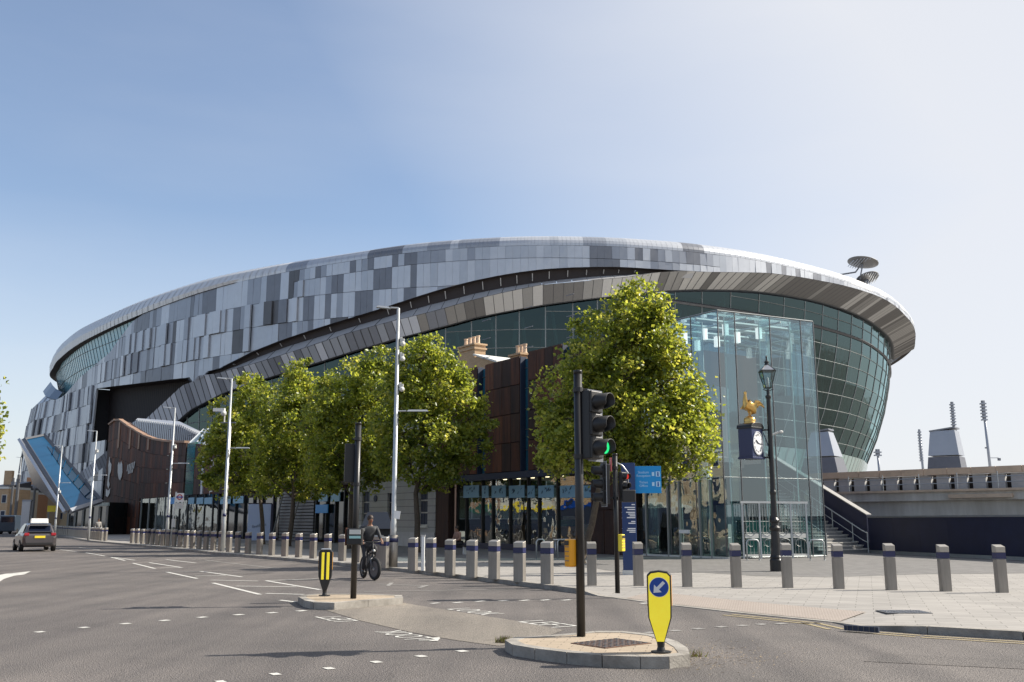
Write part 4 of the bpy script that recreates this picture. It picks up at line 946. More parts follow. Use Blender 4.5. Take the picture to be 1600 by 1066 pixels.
# inside: drum-shaped lobby block, pale column
dm = MB(); DP = CA+U*4.2+dR*2.2; dm.lathe([(1.75, 4.2), (1.85, 4.2), (1.85, 4.4), (1.75, 4.45), (1.75, 7.6), (.1, 7.6)], mat('drum_grey', (.13, .13, .135), .35, .2, var=.12, vscale=.5), 36, DP); dm.build('lobby_drum', atr, world=True, smooth=False)
b = MB(); P = CA+U*3.6+dR*.4; b.box((P.x, P.y, 2.2), (1.1, .25, 4.4), CORT2, rz=RZB); b.build('lobby_pier', atr, world=True)
# black surround on the left of the glass
b = MB(); 
for f0, f1 in ((1.0, 1.02),):
    P = CL+U*.1; b.box((P.x+.3, P.y+.3, ZA/2), (.3, .3, ZA), PAN[4], rz=RZB)
b.build('rear_post', atr, world=True)

# gates at the foot of the glass
gt = thing('entrance_gates', 'grey steel double gates with curled bars under the glass atrium', 'gate', (10.2, 39.7, .1)); Gd = (at(1262, 815, 41)-at(1160, 815, 40)); Gd.z = 0; GW = Gd.length; Gd.normalize(); G0 = at(1160, 815, 40); G0.z = .1
b = MB()
for f in (0, .26, .5, .74, .98): P = G0+Gd*GW*f; b.box((P.x, P.y, 1.22), (.07, .07, 2.25), GALV)
P = G0+Gd*GW*.49; b.box((P.x, P.y, 2.38), (GW+.1, .09, .09), GALV, rz=math.atan2(Gd.y, Gd.x)); b.box((P.x, P.y, .24), (GW, .05, .08), WHT2, rz=math.atan2(Gd.y, Gd.x)); b.build('gate_frame', gt, world=True)
for k in range(4):
    f0, f1 = (0, .26, .5, .74)[k], (.26, .5, .74, .98)[k]; b = MB(); P = G0+Gd*GW*f0; Q = G0+Gd*GW*f1
    for z in (.85, 1.15, 1.6): b.tube([(P.x, P.y, z), (Q.x, Q.y, z)], .014, MULL, 4)
    for j in range(1, 5): R_ = P.lerp(Q, j/5); b.tube([(R_.x, R_.y, .25), (R_.x, R_.y, 2.3)], .012, MULL, 4)
    for j in range(2):
        c_ = P.lerp(Q, .5); pts = []
        for a in range(10):
            th_ = a/9*math.pi*1.5+j*2; r_ = .32-.02*a; pts.append((c_.x+Gd.x*math.cos(th_)*r_, c_.y+Gd.y*math.cos(th_)*r_-.03, .7+j*.5+math.sin(th_)*r_*.8))
        b.tube(pts, .014, MULL, 4)
    P2 = P.lerp(Q, .5); b.box((P2.x, P2.y-.02, 1.02), (GW*.2, .02, .18), WHT2, rz=math.atan2(Gd.y, Gd.x)); b.build('gate_leaf', gt, world=True)
def hoop(px0, px1, Y, label):
    P, Q = at(px0, 815, Y), at(px1, 815, Y); w_ = Q.x-P.x; t = thing('cycle_stand', label, 'cycle stand', ((P.x+Q.x)/2, Y, .1), 0, 'steel cycle stands'); b = MB()
    b.tube([(-w_/2, 0, 0), (-w_/2, 0, .7), (-w_/2+.07, 0, .79), (w_/2-.07, 0, .79), (w_/2, 0, .7), (w_/2, 0, 0)], .028, GALV, 8); b.build('hoop', t, smooth=True)
    b = MB(); [b.lathe([(.07, 0), (.07, .012)], GALV, 10, (s*w_/2, 0, 0)) for s in (-1, 1)]; b.build('base_plate', t)
hoop(1165, 1184, 38.6, 'steel cycle stand left of the clock post in front of the glass'); hoop(1263, 1285, 38.6, 'steel cycle stand at the foot of the outside stairs')

# ================================================================== STAIRS, NAVY WALL, PODIUM
SP = Vector((17.35, 47.8, .1)); SW = -NO*-1   # left-front direction
sr = thing('outdoor_stairs', 'pale concrete outdoor stairs climbing beside the navy wall', 'stairs', SP, RZB)
b = MB(); NST = 23; rise, run = .163, .285
TREAD = mat('tread', (.5, .48, .44), .8, var=.1, vscale=5); RIS = mat('riser', (.22, .22, .22), .8, var=.1)  # sunlit treads and shaded risers painted as two tones of concrete
for k in range(NST):
    b.box((k*run+run/2+.0, 1.75, (k+1)*rise/2), (run-.003, 3.5, (k+1)*rise-.012), RIS); b.box((k*run+run/2-.01, 1.75, (k+1)*rise+.004), (run+.02, 3.5, .03), TREAD)
    b.box((k*run+run/2-.02, .06, (k+1)*rise+.03), (run+.03, .16, .06), TREAD)
b.build('steps', sr)
def rail(y, name):
    b = MB(); pts = [(-.15, y, .0), (-.15, y, .95), (.1, y, 1.05), (NST*run, y, 1.05+NST*rise)]; b.tube(pts, .028, GALV, 6)
    b.tube([(-.15, y, .5), (.1, y, .6), (NST*run, y, .6+NST*rise)], .016, GALV, 6)
    for k in range(2, NST, 4): b.tube([(k*run+.1, y, (k+1)*rise), (k*run+.1, y, 1.05+k*rise+.06)], .022, GALV, 6)
    b.build(name, sr)
rail(.22, 'handrail'); rail(3.4, 'handrail')
NV = thing('navy_wall', 'dark navy wall with pale coping running beside the stairs and across the forecourt', 'wall', (17.5, 47.6, 0))
w0 = Vector((17.38, 47.7, 0)); pts = [w0, Vector(at(1480, 815, 42.3)), Vector(at(1600, 815, 38.2)), Vector(at(1750, 815, 34))]; HT = 1.86
b = MB(); cp = MB(); pl_ = MB()
for P, Q in zip(pts[:-1], pts[1:]):
    d = (Q-P); d.z = 0; d.normalize(); n_ = Vector((d.y, -d.x, 0))*-1
    n_ = n_ if n_.x > 0 else -n_
    def strip(B, z0, z1, o0, o1, m): B.prism([XY(P+n_*o0), XY(Q+n_*o0), XY(Q+n_*o1), XY(P+n_*o1)], z0, z1, m)
    strip(b, .1, HT-.08, .02, .35, INK)
    nP = max(1, int((Q-P).length/1.6))
    for k in range(nP): A_ = P.lerp(Q, k/nP+.0006); B__ = P.lerp(Q, (k+1)/nP-.0006); o_ = rnd.uniform(0, .004); b.prism([XY(A_+n_*o_), XY(B__+n_*o_), XY(B__+n_*.1), XY(A_+n_*.1)], .1, HT-.08, NAVY); strip(cp, HT-.08, HT, -.04, .4, CONCG); strip(pl_, .09, .24, -.05, .02, WHT2)
# raking part beside the stairs
L_ = NST*run+2.5
for i in range(12):
    a, c = L_*i/12, L_*(i+1)/12; zf = lambda s: HT+.05+min(s, NST*run)*rise/run*.97
    P, Q = SP+U*a-NO*.02, SP+U*c-NO*.02; b.prism([XY(P), XY(Q), XY(Q-NO*.35), XY(P-NO*.35)], .1, [zf(a), zf(c), zf(c), zf(a)], NAVY)
    cp.prism([XY(P+NO*.03), XY(Q+NO*.03), XY(Q-NO*.4), XY(P-NO*.4)], [zf(a), zf(c), zf(c), zf(a)], [zf(a)+.05, zf(c)+.05, zf(c)+.05, zf(a)+.05], SOF[1])
b.build('painted_wall', NV, world=True); cp.build('coping', NV, world=True); pl_.build('plinth', NV, world=True)
# podium
PD = thing('concrete_podium', 'stained concrete podium with grey slabs under a sunlit peach coping behind the navy wall', 'podium', (20, 50, 0))
A0, A1, A2 = Vector((11.5, 58.6, 0)), Vector((24.0, 45.0, 0)), Vector((31, 37.4, 0)); ZT = 4.25
b = MB(); c1 = MB(); s1 = MB(); rl = MB(); led = MB(); bm_ = MB()
for P, Q in ((A0, A1), (A1, A2)):
    d = (Q-P); L_ = d.length; d.normalize(); n_ = Vector((-d.y, d.x, 0)); n_ = n_ if n_.y > 0 else -n_
    def strip(B, f0, f1, z0, z1, o0, o1, m): a, c = P+d*f0, P+d*f1; B.prism([XY(a+n_*o0), XY(c+n_*o0), XY(c+n_*o1), XY(a+n_*o1)], z0, z1, m)
    strip(b, 0, L_, 0, 2.62, .25, .8, CONC); strip(led, 0, L_, 2.62, 3.05, 0, .8, CONC); strip(led, 0, L_, 3.05, 3.16, -.12, .9, CONCP)
    k = 0.
    while k < L_:
        strip(c1, k, min(L_, k+1.17), ZT-.32, ZT, 1.05, 1.5, CONCP); strip(c1, k+1.17, min(L_, k+1.19), ZT-.3, ZT-.02, 1.1, 1.45, SOF[2]); k += 1.19
    strip(bk_ := b, 0, L_, 3.16, ZT-.32, 1.7, 1.8, BLACK)
    k = .15
    while k < L_-.6: s1 = MB(); strip(s1, k, k+.62, 3.16, ZT-.34, 1.2, 1.45, CONCG); s1.build('parapet_slab', PD, world=True); k += .9
    for z in (3.45, 3.72): a, c = P-n_*.02, Q-n_*.02; rl.tube([(a.x, a.y, z), (c.x, c.y, z)], .022, GALV, 6)
    k = 0
    while k < L_: a = P+d*k-n_*.02; rl.tube([(a.x, a.y, 3.1), (a.x, a.y, 3.95)], .025, GALV, 6); k += 1.9
P = A0; d = (A1-A0).normalized(); n_ = Vector((-d.y, d.x, 0)); n_ = n_ if n_.y > 0 else -n_
L_ = (A1-A0).length
for f0, f1 in ((.28, .52),): strip2 = bm_.prism([XY(P+d*L_*f0-n_*.35), XY(P+d*L_*f1-n_*.35), XY(P+d*L_*f1+n_*.2), XY(P+d*L_*f0+n_*.2)], 2.3, 2.75, CONC)
for f0, f1 in ((.8, .96),): bm_.prism([XY(P+d*L_*f0-n_*.2), XY(P+d*L_*f1-n_*.2), XY(P+d*L_*f1+n_*.2), XY(P+d*L_*f0+n_*.2)], 2.72, 2.9, CONCP)
b.build('retaining_wall', PD, world=True); c1.build('coping', PD, world=True); rl.build('railing', PD, world=True); led.build('ledge', PD, world=True); bm_.build('beam', PD, world=True)
b = MB(); b.poly([(*XY(A0+n_*1.5), 3.2), (*XY(A1+n_*1.5), 3.2), (31, 39, 3.2), (200, 39, 3.2), (200, 200, 3.2), (60, 170, 3.2), (14, 150, 3.2), (-4, 90, 3.2)], CONCG); b.build('deck', PD, world=True)
# vent towers on the deck
def vent(pxa, pxb, pxta, pxtb, ytop, ybot, Y, label):
    P = at((pxa+pxb)/2, ybot, Y); P.z = 3.2; t = thing('vent_tower', label, 'vent tower', P, 0, 'tapered vent towers on the podium'); k = Y/F*1.0
    w0_ = (pxb-pxa)*k*.92; w1_ = (pxtb-pxta)*k*.80; H_ = at(pxa, ytop, Y).z-3.2; d0 = w0_*.9
    rz = R(-36); b = MB(); b.box((0, 0, H_*.3), (w0_, d0, H_*.6), mat('vent_dark', (.10, .105, .125), .5, .2, var=.08), rz=rz, top=((w0_*.4+w1_*.6)/w0_,)*2); b.build('lower_wall', t)
    wm = w0_*.4+w1_*.6; b = MB(); b.box((0, 0, H_*.8), (wm*.99, d0*wm/w0_*.99, H_*.36), PAN[2], rz=rz, top=(w1_/wm,)*2); b.build('upper_wall', t)
    b = MB(); b.box((0, 0, H_), (w1_*1.06, d0*w1_/w0_*1.06, .1), PAN[3], M=Matrix.Rotation(rz, 4, 'Z') @ Matrix.Rotation(R(-7), 4, 'Y')); b.build('sloping_cap', t)
vent(1449, 1512, 1456, 1501, 672, 733, 70, 'grey tapered vent tower standing free on the podium, right of the stadium')
vent(1247, 1330, 1262, 1296, 674, 742, 72, 'grey tapered vent tower in front of the stadium glass beside the atrium')
def mast(px, ytop, ybase, Y, heads, label, grp='slim masts beyond the podium'):
    P = at(px, ybase, Y); P.z = 3.2; H_ = at(px, ytop, Y).z-3.2; t = thing('light_mast', label, 'mast', P, 0, grp)
    b = MB(); b.tube([(0, 0, 0), (-H_*.02, 0, H_)], [.12, .09], PAN[2], 8); b.build('pole', t, smooth=True)
    for k, (z0, z1, w_) in enumerate(heads):
        b = MB(); n = max(2, int((z1-z0)/.22))
        for j in range(n): z = H_*1.0-z1+(z1-z0)*j/n; b.box((-H_*.02, 0, z), (w_, .3, .1), PAN[2])
        b.box((-H_*.02, 0, H_-(z0+z1)/2), (w_*.55, .16, z1-z0), PAN[3]); b.build('lamp_stack', t)
    return t, H_
mast(1443, 671, 731, 80, [(0, 2.6, .22)], 'short dark louvred mast left of the free vent tower')
mast(1498, 628, 720, 80, [(0, 2.4, .34)], 'louvred mast rising behind the free vent tower')
t, H_ = mast(1548, 626, 730, 74, [(0, 1.5, .4)], 'tallest lamp mast at the right with a small side arm')
b = MB(); b.tube([(-.05, 0, H_*.42), (.65, 0, H_*.42)], .035, PAN[2], 6); b.box((.7, 0, H_*.42-.12), (.18, .16, .2), PAN[3]); b.tube([(-.05, 0, H_*.52), (-.3, 0, H_*.52)], .06, PAN[3], 6); b.build('side_arm', t)
mast(1375, 702, 738, 78, [(0, .5, .55)], 'short mast with a square lamp cluster at the stadium glass corner')

# ================================================================== TREES
def tree(label, base, lobes, Y, trunk_r, nleaf, seed, lean=(0, 0), size=.17):
    size *= .9; nleaf = int(nleaf*1.15)
    rg = np.random.default_rng(seed); P0 = Vector(base); t = thing('plane_tree', label, 'tree', P0, 0, 'leafy street trees')
    L_ = []
    extra = []
    for px, py, r in lobes:   # short side sprays break up the outline
        for k in range(3): a = rg.uniform(0, 6.28); extra.append((px+math.cos(a)*r*.95, py+math.sin(a)*r*.9, r*rg.uniform(.16, .34)))
    nmain = len(lobes); lobes = list(lobes)+extra
    for px, py, r in lobes:
        c = at(px, py, Y+rg.uniform(-.6, .6)); L_.append((np.array(c-P0), r*Y/F))
    fork = Vector((lean[0], lean[1], (P0.z+min(l[0][2] for l in L_))*.55+1.1))
    b = MB(); zt = max(l[0][2] for l in L_); top = Vector((np.mean([l[0][0] for l in L_]), 0, zt*.8)); mid = fork.lerp(top, .5)+Vector((.1, .05, 0))
    b.tube([(0, 0, -.05), (0, 0, .15), fork*.5+Vector((.05, .03, 0)), fork, mid, top], [trunk_r*1.5, trunk_r*1.08, trunk_r*.95, trunk_r*.82, trunk_r*.5, trunk_r*.18], BARK, 9)
    b.build('trunk', t, smooth=True)
    for c, r in L_[:nmain]:
        b = MB(); e = Vector(c); s0 = fork.lerp(top, max(0, min(.8, (e.z-fork.z)/(top.z-fork.z+.01)-.25))); m_ = s0.lerp(e, .5)+Vector((rg.uniform(-.2, .2), rg.uniform(-.2, .2), rg.uniform(.0, .3)))
        b.tube([s0, m_, e], [trunk_r*.38, trunk_r*.24, .02], BARK, 6)
        for k in range(5):
            d = Vector(rg.normal(size=3)); d.normalize(); q = m_.lerp(e, rg.uniform(.2, 1)); b.tube([q, q+d*r*.45+Vector((0, 0, .1)), q+d*r*.85], [.03, .02, .006], BARK, 4)
        b.build('limb', t, smooth=True)
    tot = sum(r*r for c, r in L_); V = []; mi = []
    for c, r in L_:
        n = int(nleaf*r*r/tot); ncl = max(4, n//26)
        d = rg.normal(size=(ncl, 3)); d /= np.linalg.norm(d, axis=1)[:, None]; rad = r*(rg.uniform(.2, 1.12, (ncl, 1))**.6)
        cc = c+d*rad*np.array([1, 1.0, .95]); k = 26
        for q in range(ncl):
            sp = min(.2, r*.12+.07); p = cc[q]+rg.normal(size=(k, 3))*sp*np.array([1, 1, .75]); V.append(p); mi.append(np.full(k, rg.choice([0, 0, 1, 1, 2, 3], p=[.2, .2, .2, .16, .14, .10])) if rg.random() < .6 else rg.choice([0, 1, 2, 3], size=k, p=[.4, .3, .15, .15]))
    V = np.concatenate(V); mi = np.concatenate(mi)
    ph = rg.uniform(0, 6.28, 6); q_ = np.zeros(len(V))      # open pockets between the boughs
    for k_, (fx, fy, fz) in enumerate([(2.1, .7, 1.3), (-1.1, 1.9, 1.7), (.9, -1.6, 2.6), (3.3, 2.2, -1.9), (-2.7, 2.9, 3.1), (1.7, -3.6, 4.1)]): q_ += np.sin(V[:, 0]*fx+V[:, 1]*fy+V[:, 2]*fz+ph[k_])
    kp = (q_ > -1.0) | (rg.random(len(V)) < .12); V = V[kp]; mi = mi[kp]; n = len(V)
    nv = rg.normal(size=(n, 3))+np.array([.15, -.15, .75]); nv /= np.linalg.norm(nv, axis=1)[:, None]
    a = rg.normal(size=(n, 3)); u = np.cross(nv, a); u /= np.linalg.norm(u, axis=1)[:, None]; v = np.cross(nv, u)
    s = (size*rg.uniform(.6, 1.15, (n, 1))); bend = nv*s*.22
    # 5-point leaf: stalk end, two shoulders, tip, folded on the midrib
    A = V-u*s*.55; B = V+v*s*.55+u*s*.0-bend; Cc = V+u*s*.75; D = V-v*s*.55-bend
    co = np.stack([A, B, Cc, D], 1).reshape(-1, 3); me = bpy.data.meshes.new('crown'); me.vertices.add(4*n); me.vertices.foreach_set('co', co.astype(np.float32).ravel())
    idx = np.arange(n)*4; tri = np.stack([idx, idx+1, idx+2, idx, idx+2, idx+3], 1).reshape(-1)
    me.loops.add(6*n); me.loops.foreach_set('vertex_index', tri.astype(np.int32)); me.polygons.add(2*n)
    me.polygons.foreach_set('loop_start', (np.arange(2*n)*3).astype(np.int32)); me.polygons.foreach_set('loop_total', np.full(2*n, 3, np.int32))
    for m in LFM: me.materials.append(m)
    me.polygons.foreach_set('material_index', np.repeat(mi, 2).astype(np.int32)); me.update(); me.validate()
    o = bpy.data.objects.new('crown', me); C.objects.link(o); o.parent = t; return t
def tb(px, Y): p = at(px, 815, Y); return (p.x, p.y, .1)
tree('largest bright green tree, standing in front of the glass atrium behind the traffic signals', tb(908, 36), [(1008, 474, 36), (975, 490, 42), (1032, 482, 26), (945, 525, 48), (1000, 540, 62), (1040, 545, 34), (915, 575, 42), (965, 600, 68), (1035, 605, 58), (1075, 640, 44), (885, 620, 46), (870, 655, 34), (940, 670, 66), (1010, 670, 66), (1070, 690, 48), (1090, 715, 28), (890, 700, 46), (960, 715, 44), (1030, 720, 36), (865, 720, 26), (1060, 590, 34)], 36, .13, 46000, 11, (.7, 0), .145)
tree('dense green tree behind the tallest grey lamp post, its trunk before the white house', tb(652, 48.5), [(662, 545, 26), (645, 580, 42), (690, 575, 36), (630, 615, 42), (705, 620, 46), (660, 640, 52), (735, 655, 32), (615, 670, 36), (690, 690, 46), (735, 705, 30), (640, 715, 42), (700, 735, 28), (610, 715, 30), (665, 748, 18)], 48.5, .15, 26000, 12, (-.1, 0), .17)
tree('green tree just behind the black pole of the far traffic signal', tb(545, 55), [(590, 566, 24), (565, 590, 34), (540, 612, 44), (595, 620, 46), (512, 645, 44), (560, 670, 58), (600, 690, 44), (512, 700, 46), (560, 735, 40), (510, 745, 30), (598, 740, 26)], 55, .16, 22000, 13, (.1, 0), .19)
tree('green tree left of the blue signs, slightly yellow at its top', tb(452, 61), [(472, 582, 22), (462, 608, 36), (495, 625, 42), (435, 645, 44), (478, 672, 54), (430, 700, 46), (495, 712, 42), (455, 742, 38), (420, 748, 30), (490, 755, 24)], 61, .16, 20000, 14, (.2, 0), .19)
tree('leftmost leafy tree of the row, yellowish green above the pale banner', tb(412, 66), [(393, 605, 22), (405, 628, 34), (370, 652, 36), (415, 670, 42), (343, 678, 26), (385, 695, 46), (345, 712, 32), (325, 698, 16), (405, 738, 38), (360, 748, 32), (335, 740, 22)], 66, .15, 17000, 15, (-.3, 0), .2)
tree('tree at the left edge of the picture, only a few leafy twigs in view', tb(-60, 30), [(-45, 600, 42), (-50, 660, 46), (-38, 690, 34), (-90, 640, 60), (-90, 560, 50)], 30, .14, 7000, 16, (-.2, 0), .15)

# ================================================================== STREET FURNITURE
ORD = ['first', 'second', 'third', 'fourth', 'fifth', 'sixth', 'seventh', 'eighth', 'ninth', 'tenth', 'eleventh', 'twelfth', 'thirteenth', 'fourteenth', 'fifteenth', 'sixteenth', 'seventeenth', 'eighteenth', 'nineteenth']
ORD += ['twentieth']+['twenty-'+o for o in ORD[:9]]+['thirtieth']+['thirty-'+o for o in ORD[:9]]+['fortieth']+['forty-'+o for o in ORD[:9]]+['fiftieth']+['fifty-'+o for o in ORD[:9]]+['sixtieth']+['sixty-'+o for o in ORD[:9]]
# --- security bollards
def bollard():
    t = thing('bollard', 'x', 'bollard', (0, 0, 0), 0)
    b = MB(); b.box((0, 0, .36), (.285, .155, .72), STEEL); b.build('body', t, bevel=.008)
    b = MB(); b.box((0, 0, .795), (.289, .159, .13), BAND); b.build('blue_band', t)
    b = MB(); w_, d_ = .1425, .0775; b.add([(-w_, -d_, .862), (w_, -d_, .862), (w_, d_, .862), (-w_, d_, .862), (-w_, -d_, .985), (w_, -d_, .985), (w_, d_, 1.03), (-w_, d_, 1.03)], [(0, 3, 2, 1), (4, 5, 6, 7), (0, 1, 5, 4), (1, 2, 6, 5), (2, 3, 7, 6), (3, 0, 4, 7)], STEELT); b.build('cap', t, bevel=.008)
    return t
bol = bollard(); first = True
def put_bollard(x, y, rz, label, group):
    global first
    o = bol if first else copy_tree(bol); first = False
    o.scale = (.76 if 'edge' in group else 1, 1, 1)
    o.location = (x, y, PZ+.002-rnd.uniform(0, .03)); o.rotation_euler = (rnd.gauss(0, .006), rnd.gauss(0, .006), rz+rnd.gauss(0, .05)); o['label'] = label; o['group'] = group
right = [(1566, 926), (1478, 924), (1393, 922), (1311, 920), (1231, 918.5), (1151, 918), (1074, 917), (998, 915.5), (925, 915)]
nm = ['nearest the right edge of the picture', 'second from the right edge of the picture', 'third from the right edge, before the navy wall', 'fourth from the right edge, below the outdoor stairs', 'just right of the clock post', 'just left of the clock post', 'above the yellow keep-left bollard', 'beside the navy totem', 'between the big signal pole and the thin one']
for (px, py), s in zip(right, nm):
    p = G(px, py, .1); put_bollard(p.x, p.y, R(6), 'square steel bollard, '+s, 'steel bollards on the plaza edge')
mid = [(855, 913), (812, 909), (772, 905), (737, 901.5), (703, 898), (673, 894.5), (645, 891.5)]
for k, (px, py) in enumerate(mid):
    p = G(px, py, .1); put_bollard(p.x, p.y, R(-32), 'kerbside steel bollard, %s to the left of the near signal pole' % ORD[k], 'steel bollards along the kerb')
# long row to the left of the lamp post: follow the kerb
path = [Vector(KP[i]) for i in range(len(KP))]
def along(off):
    out = []
    for i in range(2, 12):
        a, b_ = Vector(KP[i]), Vector(KP[i+1]); d = (b_-a).normalized(); n_ = Vector((-d.y, d.x)); out.append(a+n_*off)
    return out
pts_ = along(.75)[::-1]; cum = 0; start = Vector(XY(G(625, 889, .1))); segs = []
cur = Vector(XY(G(600, 887, .1))); k = 0; i = 0
pts_ = [p for p in pts_ if p.y > cur.y+.3]
poly = [cur]+pts_; L_tot = [0]
for a, b_ in zip(poly[:-1], poly[1:]): L_tot.append(L_tot[-1]+(b_-a).length)
s = 0.0
while s < L_tot[-1]-.5 and k < 66:
    j = max(i for i in range(len(L_tot)) if L_tot[i] <= s); f = (s-L_tot[j])/(L_tot[j+1]-L_tot[j]); p = poly[j].lerp(poly[j+1], f)
    if not (70 < p.y < 76.5):
        put_bollard(p.x, p.y, R(-35), 'kerbside steel bollard, %s to the left of the tallest lamp post' % ORD[k], 'steel bollards in the long kerb row'); k += 1
    s += 1.5
p = G(656.5, 893, .1); t = thing('white_post', 'slim plain white post right behind a steel bollard', 'post', (p.x+.05, p.y+.3, .1)); b = MB(); b.box((0, 0, .53), (.1, .1, 1.06), WHITE); b.build('shaft', t, bevel=.01); b = MB(); b.box((0, 0, 1.07), (.13, .13, .03), CONCG); b.build('cap', t)

# --- traffic signals
LENS = mat('dark_lens', (.02, .012, .01), .15, spec=.8)
GREEN = mat('green_lit', (.0, .12, .04), .3, emit=((.02, .85, .25), .7)); REDL = mat('red_lit', (.3, .01, .01), .3, emit=((1, .06, .04), .3))
def head(t, loc, rz, lit=None, n=3, sc=1., board=True, name='signal_head'):
    """signal head facing local -y"""
    h = bpy.data.objects.new(name, None); C.objects.link(h); h.parent = t; h.location = loc; h.rotation_euler = (0, 0, rz); h.scale = (sc,)*3
    H_ = .36*n
    b = MB(); b.box((0, .06, 0), (.30, .16, H_), BLKP)
    for k in range(n): b.box((0, -.035, H_/2-.18-.36*k), (.29, .05, .345), BLKP)
    b.build('housing', h, bevel=.02)
    if board: b = MB(); b.box((0, .0, 0), (.46, .015, H_+.12), BLKP); b.box((0, .012, 0), (.48, .012, H_+.14), PAN[1]); b.build('backing_board', h)
    for k in range(n):
        z = H_/2-.18-.36*k; b = MB(); N = 22; yl = -.2 if lit == k else -.055; r0, r1 = .125, .118
        vs = []; 
        for i in range(N):
            a = 2*math.pi*i/N; ln = .27 if math.sin(a) > -.45 else .27-.12*(-math.sin(a)-.45)/.55
            for (r, y) in ((r0, -.05), (r1+.004, -.05-ln), (r1-.006, -.05-ln), (r0-.012, -.05)): vs.append((r*math.cos(a), y, z+r*math.sin(a)))
        fs = [(4*i+q, 4*((i+1) % N)+q, 4*((i+1) % N)+q+1, 4*i+q+1) for i in range(N) for q in range(3)]
        b.add(vs, fs, BLKP); b.build('visor', h, smooth=True)
        b = MB(); b.ell((0, yl, z), (.105, .03, .105), GREEN if lit == k == 2 else REDL if lit == k == 0 else LENS, 18); b.build('lens', h, smooth=True)
    return h
def pole(t, H_, r, name='pole'):
    b = MB(); b.tube([(0, 0, 0), (0, 0, H_)], r, POLEB, 16); b.lathe([(r*1.06, 0), (r*1.06, .04), (r, .05)], POLEB, 16, (0, 0, H_-.04)); b.build(name, t, smooth=True)
def clampb(t, z, r, dx=.14, dy=0):
    b = MB(); b.lathe([(r+.004, -.03), (r+.012, -.03), (r+.012, .03), (r+.004, .03)], BLKP, 16, (0, 0, z)); b.tube([(0, 0, z), (dx, dy, z)], .02, BLKP, 6); b.build('bracket', t)
def pushbox(t, loc, rz, m=ORG):
    b = MB(); b.box((0, 0, 0), (.13, .12, .36), m); bx = b.build('push_button_box', t, bevel=.02); bx.location = loc; bx.rotation_euler = (0, 0, rz)
    b = MB(); [b.box((0, -.062, z), (.10, .008, .012), CORTL) for z in (-.1, -.04, .02, .08)]; b.box((0, -.064, .13), (.1, .006, .06), BLKP); b.build('face_plate', bx)
P = G(908, 994, .13); t = thing('traffic_signal', 'black traffic signal showing green on the near refuge beside the keep-left bollard', 'traffic light', P, 0, 'traffic signals')
pole(t, 3.5, .057); HR = R(48)
head(t, (.215, -.02, 2.76), HR, lit=2, sc=.86, board=False); clampb(t, 3.24, .057, .13, .0); clampb(t, 2.33, .057, .13, 0)
b = MB(); b.box((.235, .10, 2.76), (.33, .012, .98), PAN[3], rz=HR); b.build('backing_board', t)
pushbox(t, (-.125, .02, 1.06), R(-60))
P = G(965, 927, .1); t = thing('traffic_signal', 'thin traffic signal on the pavement with a pedestrian head, behind the large green one', 'traffic light', P, 0, 'traffic signals')
pole(t, 2.95, .052); head(t, (-.26, .0, 2.3), R(-78), lit=None, sc=.8); clampb(t, 2.65, .052, -.16, 0); clampb(t, 2.0, .052, -.16, 0)
head(t, (.17, -.04, 2.36), R(38), lit=0, n=2, sc=.55, board=False, name='pedestrian_head'); b = MB(); b.box((.25, -.12, 2.04), (.3, .2, .26), BLKP, rz=R(10)); b.build('camera_box', t, bevel=.02)
b = MB(); b.tube([(0, 0, 2.78), (.16, 0, 2.7), (.27, 0, 2.55), (.28, 0, 2.15)], .018, GALV, 6); b.build('bracket_arm', t, smooth=True); pushbox(t, (.1, -.02, 1.05), R(50), YEL)
b = MB(); b.box((-.1, -.03, 2.72), (.09, .03, .3), mat('pink_red', (.5, .12, .12), .4), rz=R(-78)); b.build('red_reflection_edge', t)  # pinkish reflection of the red lamp, painted as a coloured strip
P = G(552, 935, .13); t = thing('traffic_signal', 'black traffic signal on the far refuge, its narrow head seen edge-on from the side', 'traffic light', P, 0, 'traffic signals')
pole(t, 3.42, .06); head(t, (-.17, .12, 2.62), R(-165), lit=None, sc=.72, board=False); clampb(t, 3.1, .06, -.12, .06); clampb(t, 2.2, .06, -.12, .06)
b = MB(); b.box((.02, -.14, 1.18), (.3, .14, .32), BLKP); b.build('push_button_box', t, bevel=.02); b = MB(); b.box((.03, -.215, 1.27), (.22, .012, .09), WHT2); b.box((.03, -.215, 1.17), (.22, .012, .05), mat('pale_cyan', (.35, .6, .6), .4)); b.build('face_plate', t)
b = MB(); b.box((-.16, -.06, 1.18), (.03, .2, .34), CORT); b.build('side_panel', t)

